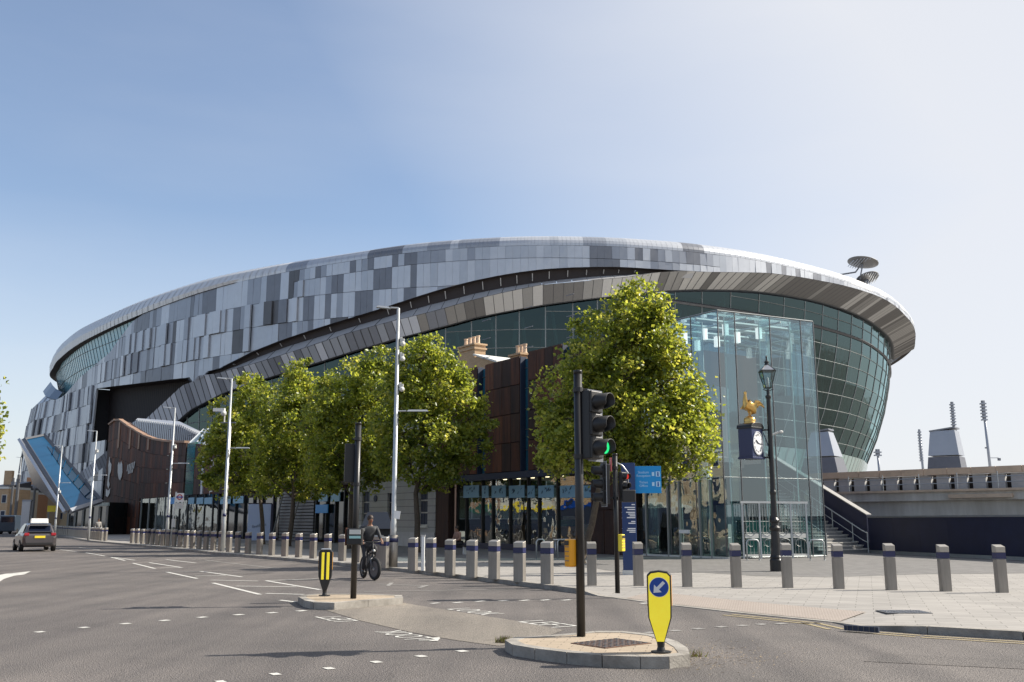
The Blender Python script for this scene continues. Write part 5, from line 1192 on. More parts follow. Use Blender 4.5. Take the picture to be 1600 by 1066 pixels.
# --- keep-left bollards
def keep_left(label, P, rz, front=True):
    t = thing('keep_left_bollard', label, 'traffic bollard', P, rz, 'illuminated traffic bollards'); t.scale = (.96, .96, .95)
    # outline of the plate (x,z), straight sides tapering to a narrow foot
    o = [(-.045, .12), (.045, .12), (.13, .40), (.135, .55), (.135, .90), (.10, .935), (.0, .95), (-.10, .935), (-.135, .90), (-.135, .55), (-.13, .40)]
    b = MB(); b.wall([(x*1.06, z*1.012) for x, z in o], .085, -.075, BLKP); b.build('shell', t, bevel=.012)
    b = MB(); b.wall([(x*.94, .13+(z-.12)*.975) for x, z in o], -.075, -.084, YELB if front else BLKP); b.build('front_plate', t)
    for s_ in (-1, 1): b = MB(); b.box((s_*.143, 0, .72), (.008, .1, .36), ORG); b.build('side_reflector', t)
    b = MB(); b.lathe([(.055, 0), (.05, .03), (.042, .06), (.05, .14)], BLKP, 14); b.lathe([(.12, -.002), (.12, .012)], BLKP, 16); b.build('foot', t, smooth=False)
    if front:
        b = MB(); n = 36; M = Matrix.Translation((0, -.087, .765)) @ RX90
        b.lathe([(.118, -.002), (.118, .002)], WHITE, n, (0, 0, 0), M); b.lathe([(.112, -.001), (.112, .0045)], BLUE, n, (0, 0, 0), M); d = b.build('blue_disc', t)
        b = MB(); A = R(-135); pts = [(-.085, -.019), (.02, -.019), (.02, -.062), (.095, 0), (.02, .062), (.02, .019), (-.085, .019)]
        q = [(x*math.cos(A)-z*math.sin(A), .765+x*math.sin(A)+z*math.cos(A)) for x, z in pts]; b.wall(q, -.0905, -.0935, WHITE); b.build('arrow', d)
    else:
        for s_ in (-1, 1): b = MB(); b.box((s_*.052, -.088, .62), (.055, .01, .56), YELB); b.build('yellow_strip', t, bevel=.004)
        b = MB(); b.box((0, 0, .965), (.2, .15, .03), PAN[1]); b.build('top_cap', t, bevel=.01)
    return t
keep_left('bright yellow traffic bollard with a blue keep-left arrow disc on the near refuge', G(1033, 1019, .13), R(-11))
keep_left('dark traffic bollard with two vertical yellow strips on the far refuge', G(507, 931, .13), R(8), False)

# --- lamp posts
def lamp_post(label, px, Y, ytop, arm=True, side=1, cams=(), base=False, sc=1.):
    P = at(px, 815, Y); P.z = .1; H_ = None
    for z in np.arange(4, 14, .02):
        q = ray(px, ytop); v = Vector((P.x, P.y, z))-Vector((0, 0, EYE)); py = CY-F*((-v.y*math.sin(PITCH)+v.z*math.cos(PITCH))/(v.y*math.cos(PITCH)+v.z*math.sin(PITCH)))
        if py <= ytop: H_ = z-.1; break
    t = thing('lamp_post', label, 'lamp post', P, 0, 'tall grey lamp posts'); b = MB()
    b.tube([(0, 0, 0), (0, 0, 1.45), (0, 0, 1.6), (0, 0, H_)], [.105, .105, .085, .055], GALV, 12); b.build('pole', t, smooth=True)
    if base: b = MB(); b.tube([(0, 0, 0), (0, 0, 1.05)], .165, STEEL, 20); b.build('base_sleeve', t, smooth=True); b = MB(); b.tube([(0, 0, .82), (0, 0, .95)], .169, BAND, 20); b.build('blue_band', t, smooth=True)
    else: b = MB(); b.tube([(0, 0, 1.75), (0, 0, 1.9)], .09, BAND, 12); b.build('blue_band', t, smooth=True)
    b = MB(); b.tube([(.02, 0, H_), (-.28, 0, H_+.02)], .035, GALV, 6); b.box((-.52, 0, H_+.03), (.5, .2, .07), GALV, M=Matrix.Rotation(R(6), 4, 'Y'), top=(.8, .6)); b.build('lantern', t)
    if arm: b = MB(); z = H_*.59; b.tube([(0, 0, z), (.35, 0, z+.01)], .03, GALV, 6); b.box((.75, 0, z+.02), (.75, .16, .06), GALV, top=(.85, .5)); b.build('footway_lantern', t)
    for z in cams:
        b = MB(); b.box((.16*side, 0, H_*z), (.14, .12, .12), WHT2); b.tube([(0, 0, H_*z+.05), (.16*side, 0, H_*z+.1)], .03, WHT2, 6); b.ell((.18*side, -.02, H_*z-.12), (.1, .1, .09), WHT2, 10); b.build('camera', t)
    return t, H_
t, H_ = lamp_post('tallest grey lamp post, with cameras and a white plate, beside the cyclist', 615, 33, 482, cams=(.87, .81, .69), base=True)
b = MB(); b.box((.13, -.16, 1.72), (.2, .02, .26), WHITE, M=Matrix.Rotation(R(8), 4, 'Y')); b.build('plate', t)
lamp_post('grey lamp post before the pale banner, its top against the stadium band', 350, 50, 592)
lamp_post('grey lamp post in front of the rust-clad building with emblems, near the bus stop sign', 262, 62, 638, cams=(.72,))
lamp_post('grey lamp post before the junction of the rust-clad wall and the grey panels', 140, 80, 674, cams=(.82,))
lamp_post('grey lamp post in front of the blue glass box', 87, 95, 697, cams=(.5,))
lamp_post('farthest lamp post, thin against the sky left of the blue glass box', 24, 150, 715, arm=False)
P = at(351, 815, 58); P.z = .1; t = thing('camera_pole', 'brown pole with a white dome camera between the lamp posts', 'camera pole', P); b = MB(); b.tube([(0, 0, 0), (0, 0, 7.35)], [.11, .09], SOF[0], 10); b.build('pole', t, smooth=True)
b = MB(); b.box((-.1, 0, 7.38), (.9, .1, .06), PAN[3]); b.tube([(-.35, 0, 7.4), (-.35, 0, 8.1)], .04, WHT2, 8); b.build('bracket', t); b = MB(); b.box((-.7, 0, 8.15), (.7, .2, .2), WHITE); b.ell((-.42, 0, 7.95), (.18, .18, .18), WHT2, 12); b.build('camera', t)
# slim dark poles at the far left
for px, yt, Y, lb in [(15, 747, 140, 'short dark pole at the far left before the brick houses'), (23, 742, 135, 'dark banded pole next to the short dark one at the far left'), (50, 752, 125, 'thick dark pole beside the blue glass box foot')]:
    P = at(px, 815, Y); P.z = 0; H_ = at(px, yt, Y).z; t = thing('dark_pole', lb, 'pole', P, 0, 'dark poles at the far left'); b = MB(); b.tube([(0, 0, 0), (0, 0, H_)], .16 if px != 23 else .22, PAN[4], 8); b.build('shaft', t); b = MB(); b.box((0, 0, H_*.9), (.5, .3, .5), PAN[3]); b.build('box', t)
# bus stop
P = at(268, 815, 60); P.z = .1; t = thing('bus_stop', 'white bus stop flag with a red and blue roundel on a pale slanted post', 'bus stop', P); b = MB(); b.tube([(0, 0, 0), (.18, 0, 3.3)], .05, WHT2, 8); b.build('post', t, smooth=True)
b = MB(); b.box((.42, 0, 2.95), (.5, .05, .55), WHITE); f = b.build('flag', t); b = MB(); b.lathe([(.17, -.01), (.17, .01)], RED, 24, (.42, -.03, 2.98), RX90); b.build('roundel_ring', f); b = MB(); b.lathe([(.105, -.01), (.105, .012)], WHITE, 24, (.42, -.035, 2.98), RX90); b.build('roundel_centre', f); b = MB(); b.box((.42, -.05, 2.98), (.42, .015, .075), BLUE); b.build('roundel_bar', f)
b = MB(); b.box((.42, 0, 2.45), (.5, .05, .34), WHT2); b.build('route_plate', t); b = MB(); b.box((.14, 0, 1.4), (.24, .1, .5), WHT2); b.build('timetable', t)
# yellow sign far left
P = at(80, 815, 112); t = thing('yellow_sign', 'yellow rectangular sign on two posts under the blue glass box', 'sign', (P.x, P.y, 0)); b = MB(); z = at(80, 795, 112).z; b.box((0, 0, z), (1.1, .08, .7), YEL); b.build('board', t); b = MB(); [b.tube([(x, .06, 0), (x, .06, z+.2)], .04, PAN[2], 6) for x in (-.4, .4)]; b.build('posts', t)
# grey tapering column at far left + dark van
P = at(40, 815, 118); t = thing('information_column', 'pale grey tapering column standing at the far left beside a dark pole', 'column', (P.x, P.y, 0)); b = MB(); b.box((0, 0, 2.0), (.9, .5, 4.0), PAN[0], top=(1.15, 1)); b.build('body', t, bevel=.03); b = MB(); b.box((.05, 0, 4.1), (1.1, .55, .2), PAN[2]); b.build('cap', t)
# banner
P = at(405, 815, 74); t = thing('banner_board', 'tall pale blue banner board with dark script behind the bollards', 'banner', (P.x, P.y, .1), R(0)); b = MB(); b.box((0, 0, 1.45), (1.72, .1, 2.7), mat('banner_blue', (.36, .46, .66), .5)); b.build('board', t); b = MB(); b.box((.95, .05, 1.4), (.14, .16, 2.85), NAVY); b.box((0, .05, 2.84), (1.8, .14, .08), NAVY); b.build('frame', t)
b = MB(); 
for k in range(9): q = -.5+k*.12; zz = 1.05+k*.02; b.tube([(q, -.06, zz), (q+.06, -.06, zz+rnd.uniform(.08, .22)), (q+.08, -.06, zz-.04)], .014, INK, 4)
b.build('script_line', t)
# wayfinding totem
P = G(985, 898, .1); t = thing('wayfinding_totem', 'navy totem with white lettering and a bright blue flag sign', 'totem', P, R(-8)); b = MB(); b.box((0, 0, 1.59), (.40, .34, 3.18), mat('totem_navy', (.01, .035, .13), .3)); b.build('column', t, bevel=.01)
Zc = 3.0; b = MB(); b.box((.57, .02, 2.70), (.76, .08, .78), mat('flag_blue', (.0, .26, .62), .35)); fl = b.build('flag_sign', t, bevel=.006)
b = MB()
for s_, z, x in [('Stadium', 2.91, .42), ('Reception', 2.81, .42), ('Ticket', 2.62, .42), ('Office', 2.52, .42)]: b.text(s_, .10, mat('sign_pale', (.45, .68, .85), .5), Matrix.Translation((x+.02, -.022, z)) @ RX90, .002)
b.build('lettering', fl)
for z in (2.86, 2.57):
    b = MB(); b.box((.86, -.03, z), (.12, .01, .15), MT['sign_pale']); b.build('pictogram', fl); b = MB(); b.lathe([(.02, 0), (.02, .006)], BLUE, 10, (.86, -.035, z+.04), RX90); b.box((.86, -.037, z-.02), (.04, .008, .08), BLUE); b.build('pictogram_figure', fl); b = MB(); b.box((.72, -.026, z), (.07, .006, .11), MT['sign_pale']); b.build('small_pictogram', fl)
b = MB()
for k, (z, w_) in enumerate([(1.98, .1), (1.9, .3), (1.84, .22), (1.76, .26), (1.71, .2), (1.66, .16), (1.61, .24), (1.5, .12), (1.45, .2), (1.3, .22), (1.25, .25), (1.2, .18)]): b.box((.18-w_/2, -.173, z), (w_, .006, .028), WHITE)
b.build('text_lines', t)
b = MB()
for k, (z, w_) in enumerate([(1.9, .2), (1.76, .14), (1.6, .2), (1.3, .16)]): b.box((-.203, -.1+w_/2, z), (.006, w_, .03), WHITE)
b.build('side_text_lines', t)
b = MB(); b.box((0, 0, .06), (.44, .38, .14), WHT2); b.build('base', t)

# --- clock post with gilded cockerel
P = G(1214, 893, .1); t = thing('clock_lamp_post', 'ornate black lamp post carrying a navy clock box and a glass lantern', 'lamp post', P); t.scale = (1, 1, .965)
b = MB(); b.lathe([(.20, 0), (.20, .35), (.17, .4), (.19, .44), (.16, .5), (.135, .9), (.125, 1.25), (.16, 1.3), (.17, 1.36), (.12, 1.42), (.12, 1.5), (.15, 1.55), (.15, 1.6), (.10, 1.68), (.085, 2.4), (.10, 2.44), (.10, 2.5), (.08, 2.55), (.072, 4.2), (.065, 5.5), (.09, 5.54), (.09, 5.6), (.05, 5.64), (.045, 5.82)], POLEB, 20)
for k in range(10): a = k*math.pi/5; b.box((.135*math.cos(a), .135*math.sin(a), .7), (.02, .02, .36), POLEB, rz=a)
b.build('post', t, smooth=False)
b = MB(); b.tube([(-.16, 0, 5.82), (0, 0, 5.75), (.16, 0, 5.82)], .014, POLEB, 6); b.build('ladder_bar', t)
lan = MB(); z0, z1, r0, r1 = 5.86, 6.42, .13, .30
for k in range(4):
    a0 = math.pi/4+k*math.pi/2; a1 = a0+math.pi/2; lan.tube([(r0*math.cos(a0), r0*math.sin(a0), z0), (r1*math.cos(a0), r1*math.sin(a0), z1)], .014, POLEB, 6)
    lan.tube([(r1*math.cos(a0), r1*math.sin(a0), z1), (r1*math.cos(a1), r1*math.sin(a1), z1)], .018, POLEB, 6); lan.tube([(r0*math.cos(a0), r0*math.sin(a0), z0), (r0*math.cos(a1), r0*math.sin(a1), z0)], .014, POLEB, 6)
    lan.tube([(r1*math.cos(a0), r1*math.sin(a0), z1), (.05*math.cos(a0), .05*math.sin(a0), z1+.22)], .012, POLEB, 6)
lan.lathe([(.07, 0), (.06, .08), (.09, .1), (.03, .16), (.02, .24), (.035, .27), (.005, .32)], POLEB, 12, (0, 0, z1+.2)); lan.build('lantern_frame', t)
lg = MB()
for k in range(4):
    a0 = math.pi/4+k*math.pi/2; a1 = a0+math.pi/2; q = lambda r, a, z: (r*math.cos(a), r*math.sin(a), z)
    lg.quad(q(r0, a0, z0), q(r0, a1, z0), q(r1, a1, z1), q(r1, a0, z1), GL_A); lg.add([q(r1, a0, z1), q(r1, a1, z1), q(.05, (a0+a1)/2, z1+.22)], [(0, 1, 2)], PAN[2])
lg.build('lantern_glass', t); b = MB(); b.lathe([(.03, 0), (.05, .1), (.04, .3), (.01, .34)], WHT2, 10, (0, 0, z0+.02)); b.build('lamp', t, smooth=True)
ck = bpy.data.objects.new('clock', None); C.objects.link(ck); ck.parent = t; ck.location = (-.63, -.05, 4.05); ck.rotation_euler = (0, 0, R(42))
NVB = mat('clock_navy', (.012, .022, .075), .3)
b = MB(); b.box((0, 0, 0), (.60, .5, .92), NVB); b.box((0, 0, -.49), (.68, .56, .06), NVB); b.box((0, 0, .48), (.68, .56, .05), POLEB)
b.wall([(-.34, .5)]+[(.34*-math.cos(a), .5+.16*math.sin(a)) for a in np.linspace(0, math.pi, 9)][1:-1]+[(.34, .5)], -.28, .28, POLEB); b.build('case', ck, bevel=.008)
b = MB(); M = Matrix.Translation((0, -.255, -.02)) @ RX90; b.lathe([(.30, -.0), (.30, .02), (.275, .025), (.275, .0)], PAN[0], 36, (0, 0, 0), M @ Matrix.Diagonal((.9, 1.28, 1, 1))); b.build('bezel', ck)
b = MB(); b.lathe([(.272, -.0), (.272, .012)], WHITE, 36, (0, 0, 0), M @ Matrix.Diagonal((.9, 1.28, 1, 1))); f = b.build('dial', ck)
b = MB()
for k, s_ in enumerate(['XII', 'I', 'II', 'III', 'IV', 'V', 'VI', 'VII', 'VIII', 'IX', 'X', 'XI']):
    a = math.pi/2-k*math.pi/6; b.text(s_, .085, INK, Matrix.Translation((.21*.9*math.cos(a), -.27, -.02+.21*1.28*math.sin(a))) @ RX90 @ Matrix.Rotation(a-math.pi/2, 4, 'Z'), .002)
b.build('numerals', f)
b = MB()
for a, l_, w_ in ((R(90-304), .15, .022), (R(90-96), .22, .015)): b.tube([(0, -.275, -.02), (l_*math.cos(a)*.95, -.275, -.02+l_*1.15*math.sin(a))], w_, INK, 6)
b.build('hands', f)
b = MB(); b.tube([(-.3, 0, 4.46), (0, 0, 4.5)], .03, POLEB, 6); b.tube([(-.3, 0, 3.6), (.06, 0, 3.58)], .03, POLEB, 6); b.tube([(-.1, 0, 3.62), (0, 0, 4.3)], .018, POLEB, 6); b.tube([(-.22, 0, 4.4), (-.05, 0, 3.9)], .014, NVB, 6); b.build('bracket', t)
b = MB(); b.tube([(0, 0, 4.3), (.28, 0, 4.42)], .03, WHT2, 8); b.ell((.33, -.02, 4.42), (.08, .05, .05), WHT2, 10); b.build('floodlight', t)
# cockerel
t2 = thing('cockerel_statue', 'golden cockerel statue on a gilded ball above the clock box', 'statue', Vector(P)+Vector((-.63, -.05, 4.50)), R(12))
b = MB(); b.lathe([(.19, 0), (.21, .03), (.17, .06), (.19, .12), (.16, .2), (.06, .25)], GOLD, 22); b.build('ball', t2, smooth=True)
def skin_obj(name, V, E_, rad, m, parent, root=0, sub=2):
    me = bpy.data.meshes.new(name); me.from_pydata(V, E_, []); o = bpy.data.objects.new(name, me); C.objects.link(o); o.parent = parent
    md = o.modifiers.new('skin', 'SKIN')
    for i, r in enumerate(rad): me.skin_vertices[0].data[i].radius = (r, r) if not isinstance(r, tuple) else r
    me.skin_vertices[0].data[root].use_root = True
    s_ = o.modifiers.new('sub', 'SUBSURF'); s_.levels = sub; s_.render_levels = sub; me.materials.append(m); md.use_smooth_shade = True; return o
V = [(0, 0, .52), (-.08, 0, .58), (-.13, 0, .72), (-.13, 0, .84), (-.12, 0, .93), (-.17, 0, .93), (.12, 0, .5), (.2, 0, .60), (.27, 0, .62), (.30, 0, .52)]
E_ = [(0, 1), (1, 2), (2, 3), (3, 4), (4, 5), (0, 6), (6, 7), (7, 8), (8, 9)]
skin_obj('cockerel_body', V, E_, [.17, .15, .09, .06, .055, .02, .12, .10, .08, .03], GOLD, t2)
b = MB()
for s_ in (-1, 1): b.tube([(0, .06*s_, .42), (.02, .06*s_, .33), (-.01, .06*s_, .24)], [.045, .022, .018], GOLD, 8); [b.tube([(-.01, .06*s_, .25), (-.01-.09*math.cos(a), .06*s_+.06*math.sin(a), .235)], .013, GOLD, 6) for a in (-.6, 0, .6)]
b.build('legs', t2, smooth=True)
b = MB(); b.wall([(-.17, .97), (-.15, 1.03), (-.135, .99), (-.115, 1.05), (-.10, .99), (-.08, 1.03), (-.07, .95), (-.12, .95)], -.012, .012, GOLD); b.wall([(-.16, .9), (-.135, .9), (-.145, .82)], -.012, .012, GOLD); b.build('comb', t2)
b = MB()
for k in range(7):
    a = R(20+k*16); b.tube([(.18, .03*(k % 3-1), .56), (.26+.12*math.cos(a), .03*(k % 3-1), .58+.16*math.sin(a)), (.30+.2*math.cos(a-.5), .03*(k % 3-1), .52+.14*math.sin(a-.3))], [.04, .045, .015], GOLD, 7)
b.build('tail_feathers', t2, smooth=True)

# --- ground details
t = G(1412, 956, .106); b = MB(); b.box((0, 0, .003), (.75, .55, .01), PAN[4]); 
for k in range(5):
    for j in range(4): b.box((-.28+k*.14, -.19+j*.125, .010), (.09, .07, .006), PAN[3])
o = b.build('manhole_cover', loc=(t.x, t.y, PZ+.002)); tag(o, 'rectangular dark manhole cover set in the pale paving', 'manhole cover')
t = G(955, 1005, .13); b = MB(); RUST = mat('rusty_iron', (.13, .07, .045), .8, var=.35, vscale=12); b.box((0, 0, .003), (.78, .62, .008), RUST)
for k in range(8):
    for j in range(6): b.box((-.34+k*.097, -.25+j*.1, .009), (.05, .06, .008), PAN[4])
o = b.build('inspection_cover', loc=(t.x, t.y, .126)); o.rotation_euler = (0, 0, R(38)); tag(o, 'rusty studded inspection cover in the near refuge', 'manhole cover')
a = G(1345, 981.5, .06); b = MB(); b.box((0, 0, 0), (.5, .05, .075), INK); [b.box((-.2+k*.08, -.027, 0), (.012, .012, .07), PAN[4]) for k in range(6)]; o = b.build('kerb_drain', loc=(a.x, a.y-.03, .055)); o.rotation_euler = (0, 0, R(-38)); tag(o, 'dark slotted drain inlet in the kerb', 'drain')
def weeds(px, py, n, r, seed):
    rg = random.Random(seed); P = G(px, py); b = MB()
    for k in range(n):
        a = rg.uniform(0, 6.28); d = rg.uniform(0, r); x, y = d*math.cos(a), d*math.sin(a)*.5; h = rg.uniform(.03, .11); l_ = rg.uniform(-.06, .06); w_ = .006
        b.add([(x-w_, y, 0), (x+w_, y, 0), (x+l_, y+rg.uniform(-.04, .04), h)], [(0, 1, 2)], rg.choice([LFM[3], mat('straw', (.30, .22, .12), .8), mat('dry_stalk', (.12, .09, .05), .9)]))
    o = b.build('weeds', loc=(P.x, P.y, .0), kind='stuff'); return o
tag(weeds(788, 1005, 150, .13, 1), 'tuft of weeds at the left tip of the near refuge', 'weeds'); tag(weeds(1084, 1026, 50, .16, 2), 'dry weeds scattered at the right end of the near refuge', 'weeds'); tag(weeds(562, 946, 90, .16, 3), 'small weed tuft against the far refuge kerb', 'weeds')
rg = random.Random(5); b = MB(); STR = MT['straw']
for k in range(420):
    p = G(rg.gauss(1120, 55), rg.gauss(1026, 12)); 
    a = rg.uniform(0, 3.14); l_ = rg.uniform(.01, .04); b.add([(p.x-l_*math.cos(a), p.y-l_*math.sin(a), .006), (p.x+.006, p.y+.004, .006), (p.x+l_*math.cos(a), p.y+l_*math.sin(a), .012)], [(0, 1, 2)], STR)
o = b.build('plant_debris', kind='stuff'); tag(o, 'dry plant debris strewn on the asphalt right of the near refuge', 'debris')

# --- cafe table and hoops in front of the shop
P = at(882, 815, 42); t = thing('white_table', 'white outdoor table with steel legs in front of the shop window', 'table', (P.x, P.y, .1)); b = MB(); b.box((0, 0, .74), (.95, .6, .035), WHITE); b.build('table_top', t)
for sx in (-.4, .4):
    for sy in (-.22, .22): b = MB(); b.tube([(sx, sy, 0), (sx, sy, .72)], .02, GALV, 8); b.build('leg', t, smooth=True)
hoop(838, 851, 39.5, 'low steel hoop stand left of the white table'); hoop(871, 889, 39.5, 'low steel hoop stand in front of the white table')
P = at(591, 815, 45); t = thing('dark_kiosk', 'dark grey canopy kiosk with a sloping roof before the white house', 'kiosk', (P.x, P.y, .1)); b = MB(); b.box((0, 0, 1.55), (1.5, 1.2, .75), PAN[4], top=(.62, .5)); b.build('roof', t); b = MB(); b.box((0, .3, .6), (1.1, .5, 1.2), BLKP); b.build('body', t)
for s_ in (-.6, .6): b = MB(); b.tube([(s_, -.4, 0), (s_, -.4, 1.2)], .03, BLKP, 6); b.build('leg', t)

# ================================================================== PEOPLE
HAIR = mat('hair_dark', (.03, .018, .012), .6); JACK = mat('jacket_dark', (.03, .032, .036), .7, var=.2, vscale=9); TROU = mat('trousers_dark', (.02, .02, .024), .75, var=.2, vscale=9); SHOE = mat('shoe_black', (.015, .015, .015), .5)
def person(label, loc, rz, J, jacket, trousers, scale=1., group=None):
    """J: joints pelvis chest neck head (centre) and l/r shoulder elbow wrist hip knee ankle toe"""
    t = thing('person', label, 'person', loc, rz, group); t.scale = (scale,)*3; J = {k: Vector(v) for k, v in J.items()}
    names = ['pelvis', 'belly', 'chest', 'neck', 'chin', 'head', 'crown', 'nose', 'lsh', 'lel', 'lwr', 'lpa', 'rsh', 'rel', 'rwr', 'rpa', 'lhip', 'lkn', 'lan', 'lto', 'rhip', 'rkn', 'ran', 'rto']
    fw = Vector(J.get('face', (1, 0, 0))).normalized(); hd = J['head']; up = (hd-J['neck']).normalized()
    J['belly'] = J['pelvis'].lerp(J['chest'], .5); J['chin'] = hd-up*.07+fw*.02; J['crown'] = hd+up*.075; J['nose'] = hd+fw*.095-up*.02
    for s_ in 'lr': d = (J[s_+'wr']-J[s_+'el']).normalized(); J[s_+'pa'] = J[s_+'wr']+d*.08
    rad = dict(pelvis=.12, belly=.11, chest=.125, neck=.05, chin=.065, head=.088, crown=.07, nose=.022, lsh=.052, lel=.038, lwr=.027, lpa=.036, lhip=.075, lkn=.052, lan=.035, lto=.034)
    r = [rad.get(n, rad.get('l'+n[1:], .05)) for n in names]
    E_ = [(0, 1), (1, 2), (2, 3), (3, 4), (4, 5), (5, 6), (5, 7), (2, 8), (8, 9), (9, 10), (10, 11), (2, 12), (12, 13), (13, 14), (14, 15), (0, 16), (16, 17), (17, 18), (18, 19), (0, 20), (20, 21), (21, 22), (22, 23)]
    V = [J[n] for n in names]
    for s_ in 'lr':
        d = (J[s_+'pa']-J[s_+'wr']).normalized(); side = d.cross(Vector((0, 0, 1))).normalized(); base = names.index(s_+'pa'); cl = Vector((0, 0, -1))
        for q, l_ in ((-.027, .062), (-.009, .074), (.009, .07), (.027, .055)):
            i0 = len(V); V += [J[s_+'pa']+side*q+d*.03, J[s_+'pa']+side*q+d*(.03+l_*.5)+cl*.008, J[s_+'pa']+side*q+d*(.03+l_*.7)+cl*.04]; r += [.0095, .0088, .0075]; E_ += [(base, i0), (i0, i0+1), (i0+1, i0+2)]
        i0 = len(V); V += [J[s_+'wr'].lerp(J[s_+'pa'], .6)+side*(-.04), J[s_+'pa']+side*(-.052)+d*.02+cl*.015]; r += [.0115, .009]; E_ += [(base, i0), (i0, i0+1)]
    skin_obj('body', V, E_, r, SKIN, t, 0, 1)
    def sub(nm_, ns, es, k, m):
        skin_obj(nm_, [J[n] for n in ns], es, [rad.get(n, rad.get('l'+n[1:], .05))*k for n in ns], m, t, 0, 1)
    J['lcf'] = J['lel'].lerp(J['lwr'], .93); J['rcf'] = J['rel'].lerp(J['rwr'], .93); rad['lcf'] = .032; J['nb'] = J['chest'].lerp(J['neck'], .72); rad['nb'] = .062
    sub('jacket', ['pelvis', 'belly', 'chest', 'nb', 'lsh', 'lel', 'lcf', 'rsh', 'rel', 'rcf'], [(0, 1), (1, 2), (2, 3), (2, 4), (4, 5), (5, 6), (2, 7), (7, 8), (8, 9)], 1.38, jacket)
    J['lhm'] = J['lkn'].lerp(J['lan'], .93); J['rhm'] = J['rkn'].lerp(J['ran'], .93); rad['lhm'] = .045
    sub('trousers', ['pelvis', 'lhip', 'lkn', 'lhm', 'rhip', 'rkn', 'rhm'], [(0, 1), (1, 2), (2, 3), (0, 4), (4, 5), (5, 6)], 1.34, trousers)
    b = MB(); M = fw.to_track_quat('X', 'Z').to_matrix().to_4x4(); b.ell(hd+up*.035-fw*.018, (.105, .092, .098), HAIR, 14, M); b.build('hair', t, smooth=True)
    b = MB(); sd_ = fw.cross(up).normalized(); [b.ell(hd+fw*.088+sd_*q*.033+up*.012, (.010, .013, .009), INK, 8, M) for q in (-1, 1)]; b.ell(hd+fw*.083-up*.055, (.010, .026, .008), RED, 8, M); b.build('face_features', t, smooth=True)
    for s_ in 'lr': b = MB(); b.tube([J[s_+'an']-Vector((.05, 0, .01)), J[s_+'an'].lerp(J[s_+'to'], .6), J[s_+'to']], [.045, .046, .034], SHOE, 10); b.build('shoe', t, smooth=True)
    return t
# bicycle: +x is forward
PR, PF = G(566, 903.5), G(587, 907.5); dirv = PF-PR; rzB = math.atan2(dirv.y, dirv.x); mid_ = (PR+PF)/2
bk_ = thing('fat_tyre_bicycle', 'black fat-tyred electric bicycle ridden towards the camera beside the far refuge', 'bicycle', (mid_.x, mid_.y, 0), rzB)
def wheel(x, nm='wheel', turn=0.):
    h = bpy.data.objects.new(nm, None); C.objects.link(h); h.parent = bk_; h.location = (x, 0, .31); h.rotation_euler = (0, 0, turn); b = MB(); N = 28; M_ = 8; vs = []; fs = []
    for i in range(N):
        a = 2*math.pi*i/N
        for j in range(M_): q = 2*math.pi*j/M_; rr = .255+.055*math.cos(q); vs.append((rr*math.cos(a), .05*math.sin(q), rr*math.sin(a)))
    fs = [(i*M_+j, ((i+1) % N)*M_+j, ((i+1) % N)*M_+(j+1) % M_, i*M_+(j+1) % M_) for i in range(N) for j in range(M_)]
    b.add(vs, fs, mat('tyre', (.018, .018, .018), .8)); b.build('tyre', h, smooth=True)
    b = MB(); b.lathe([(.205, -.03), (.215, -.03), (.215, .03), (.205, .03)], PAN[4], 28, (0, 0, 0), RX90); b.lathe([(.04, -.05), (.04, .05)], GALV, 12, (0, 0, 0), RX90)
    for k in range(5): a = k*2*math.pi/5; b.tube([(0, 0, 0), (.205*math.cos(a), 0, .205*math.sin(a))], .017, BLKP, 6)
    b.build('rim', h)
wheel(-.55); wheel(.55, turn=R(14))
b = MB(); b.tube([(-.12, 0, .32), (-.16, 0, .78)], .024, BLKP, 8); b.tube([(-.12, 0, .32), (.34, 0, .66)], .045, BLKP, 8); b.tube([(-.15, 0, .66), (.36, 0, .76)], .024, BLKP, 8); b.tube([(-.12, 0, .32), (-.55, .06, .31)], .018, BLKP, 6); b.tube([(-.12, 0, .32), (-.55, -.06, .31)], .018, BLKP, 6); b.tube([(-.15, 0, .66), (-.55, 0, .34)], .02, BLKP, 6); b.build('frame', bk_, smooth=True)
b = MB(); b.tube([(.34, 0, .72), (.40, 0, .58)], .03, BLKP, 8); [b.tube([(.40, s_*.03, .6), (.42, s_*.085, .58), (.55, s_*.085, .31)], .022, PAN[4], 8) for s_ in (-1, 1)]; b.build('fork', bk_, smooth=True)
b = MB(); b.tube([(.36, 0, .7), (.30, 0, 1.02)], .022, BLKP, 8); b.tube([(.22, -.33, 1.06), (.30, -.12, 1.03), (.30, .12, 1.03), (.22, .33, 1.06)], .016, BLKP, 8); b.build('handlebar', bk_, smooth=True)
b = MB(); b.ell((-.24, 0, .83), (.19, .085, .05), BLKP, 12); b.build('saddle', bk_, smooth=True); b = MB(); b.box((-.12, 0, .52), (.14, .1, .34), PAN[4]); b.build('battery', bk_, bevel=.02)
b = MB(); b.ell((.44, 0, .80), (.035, .04, .04), WHT2, 12); b.build('headlight', bk_, smooth=True)
b = MB(); b.lathe([(.09, -.01), (.09, .01)], PAN[3], 16, (-.12, 0, .32), RX90); b.box((-.12, -.11, .24), (.04, .03, .17), GALV); b.box((-.12, .11, .40), (.04, .03, .17), GALV); b.box((-.12, -.16, .15), (.1, .1, .025), BLKP); b.box((-.12, .16, .48), (.1, .1, .025), BLKP); b.build('cranks', bk_)
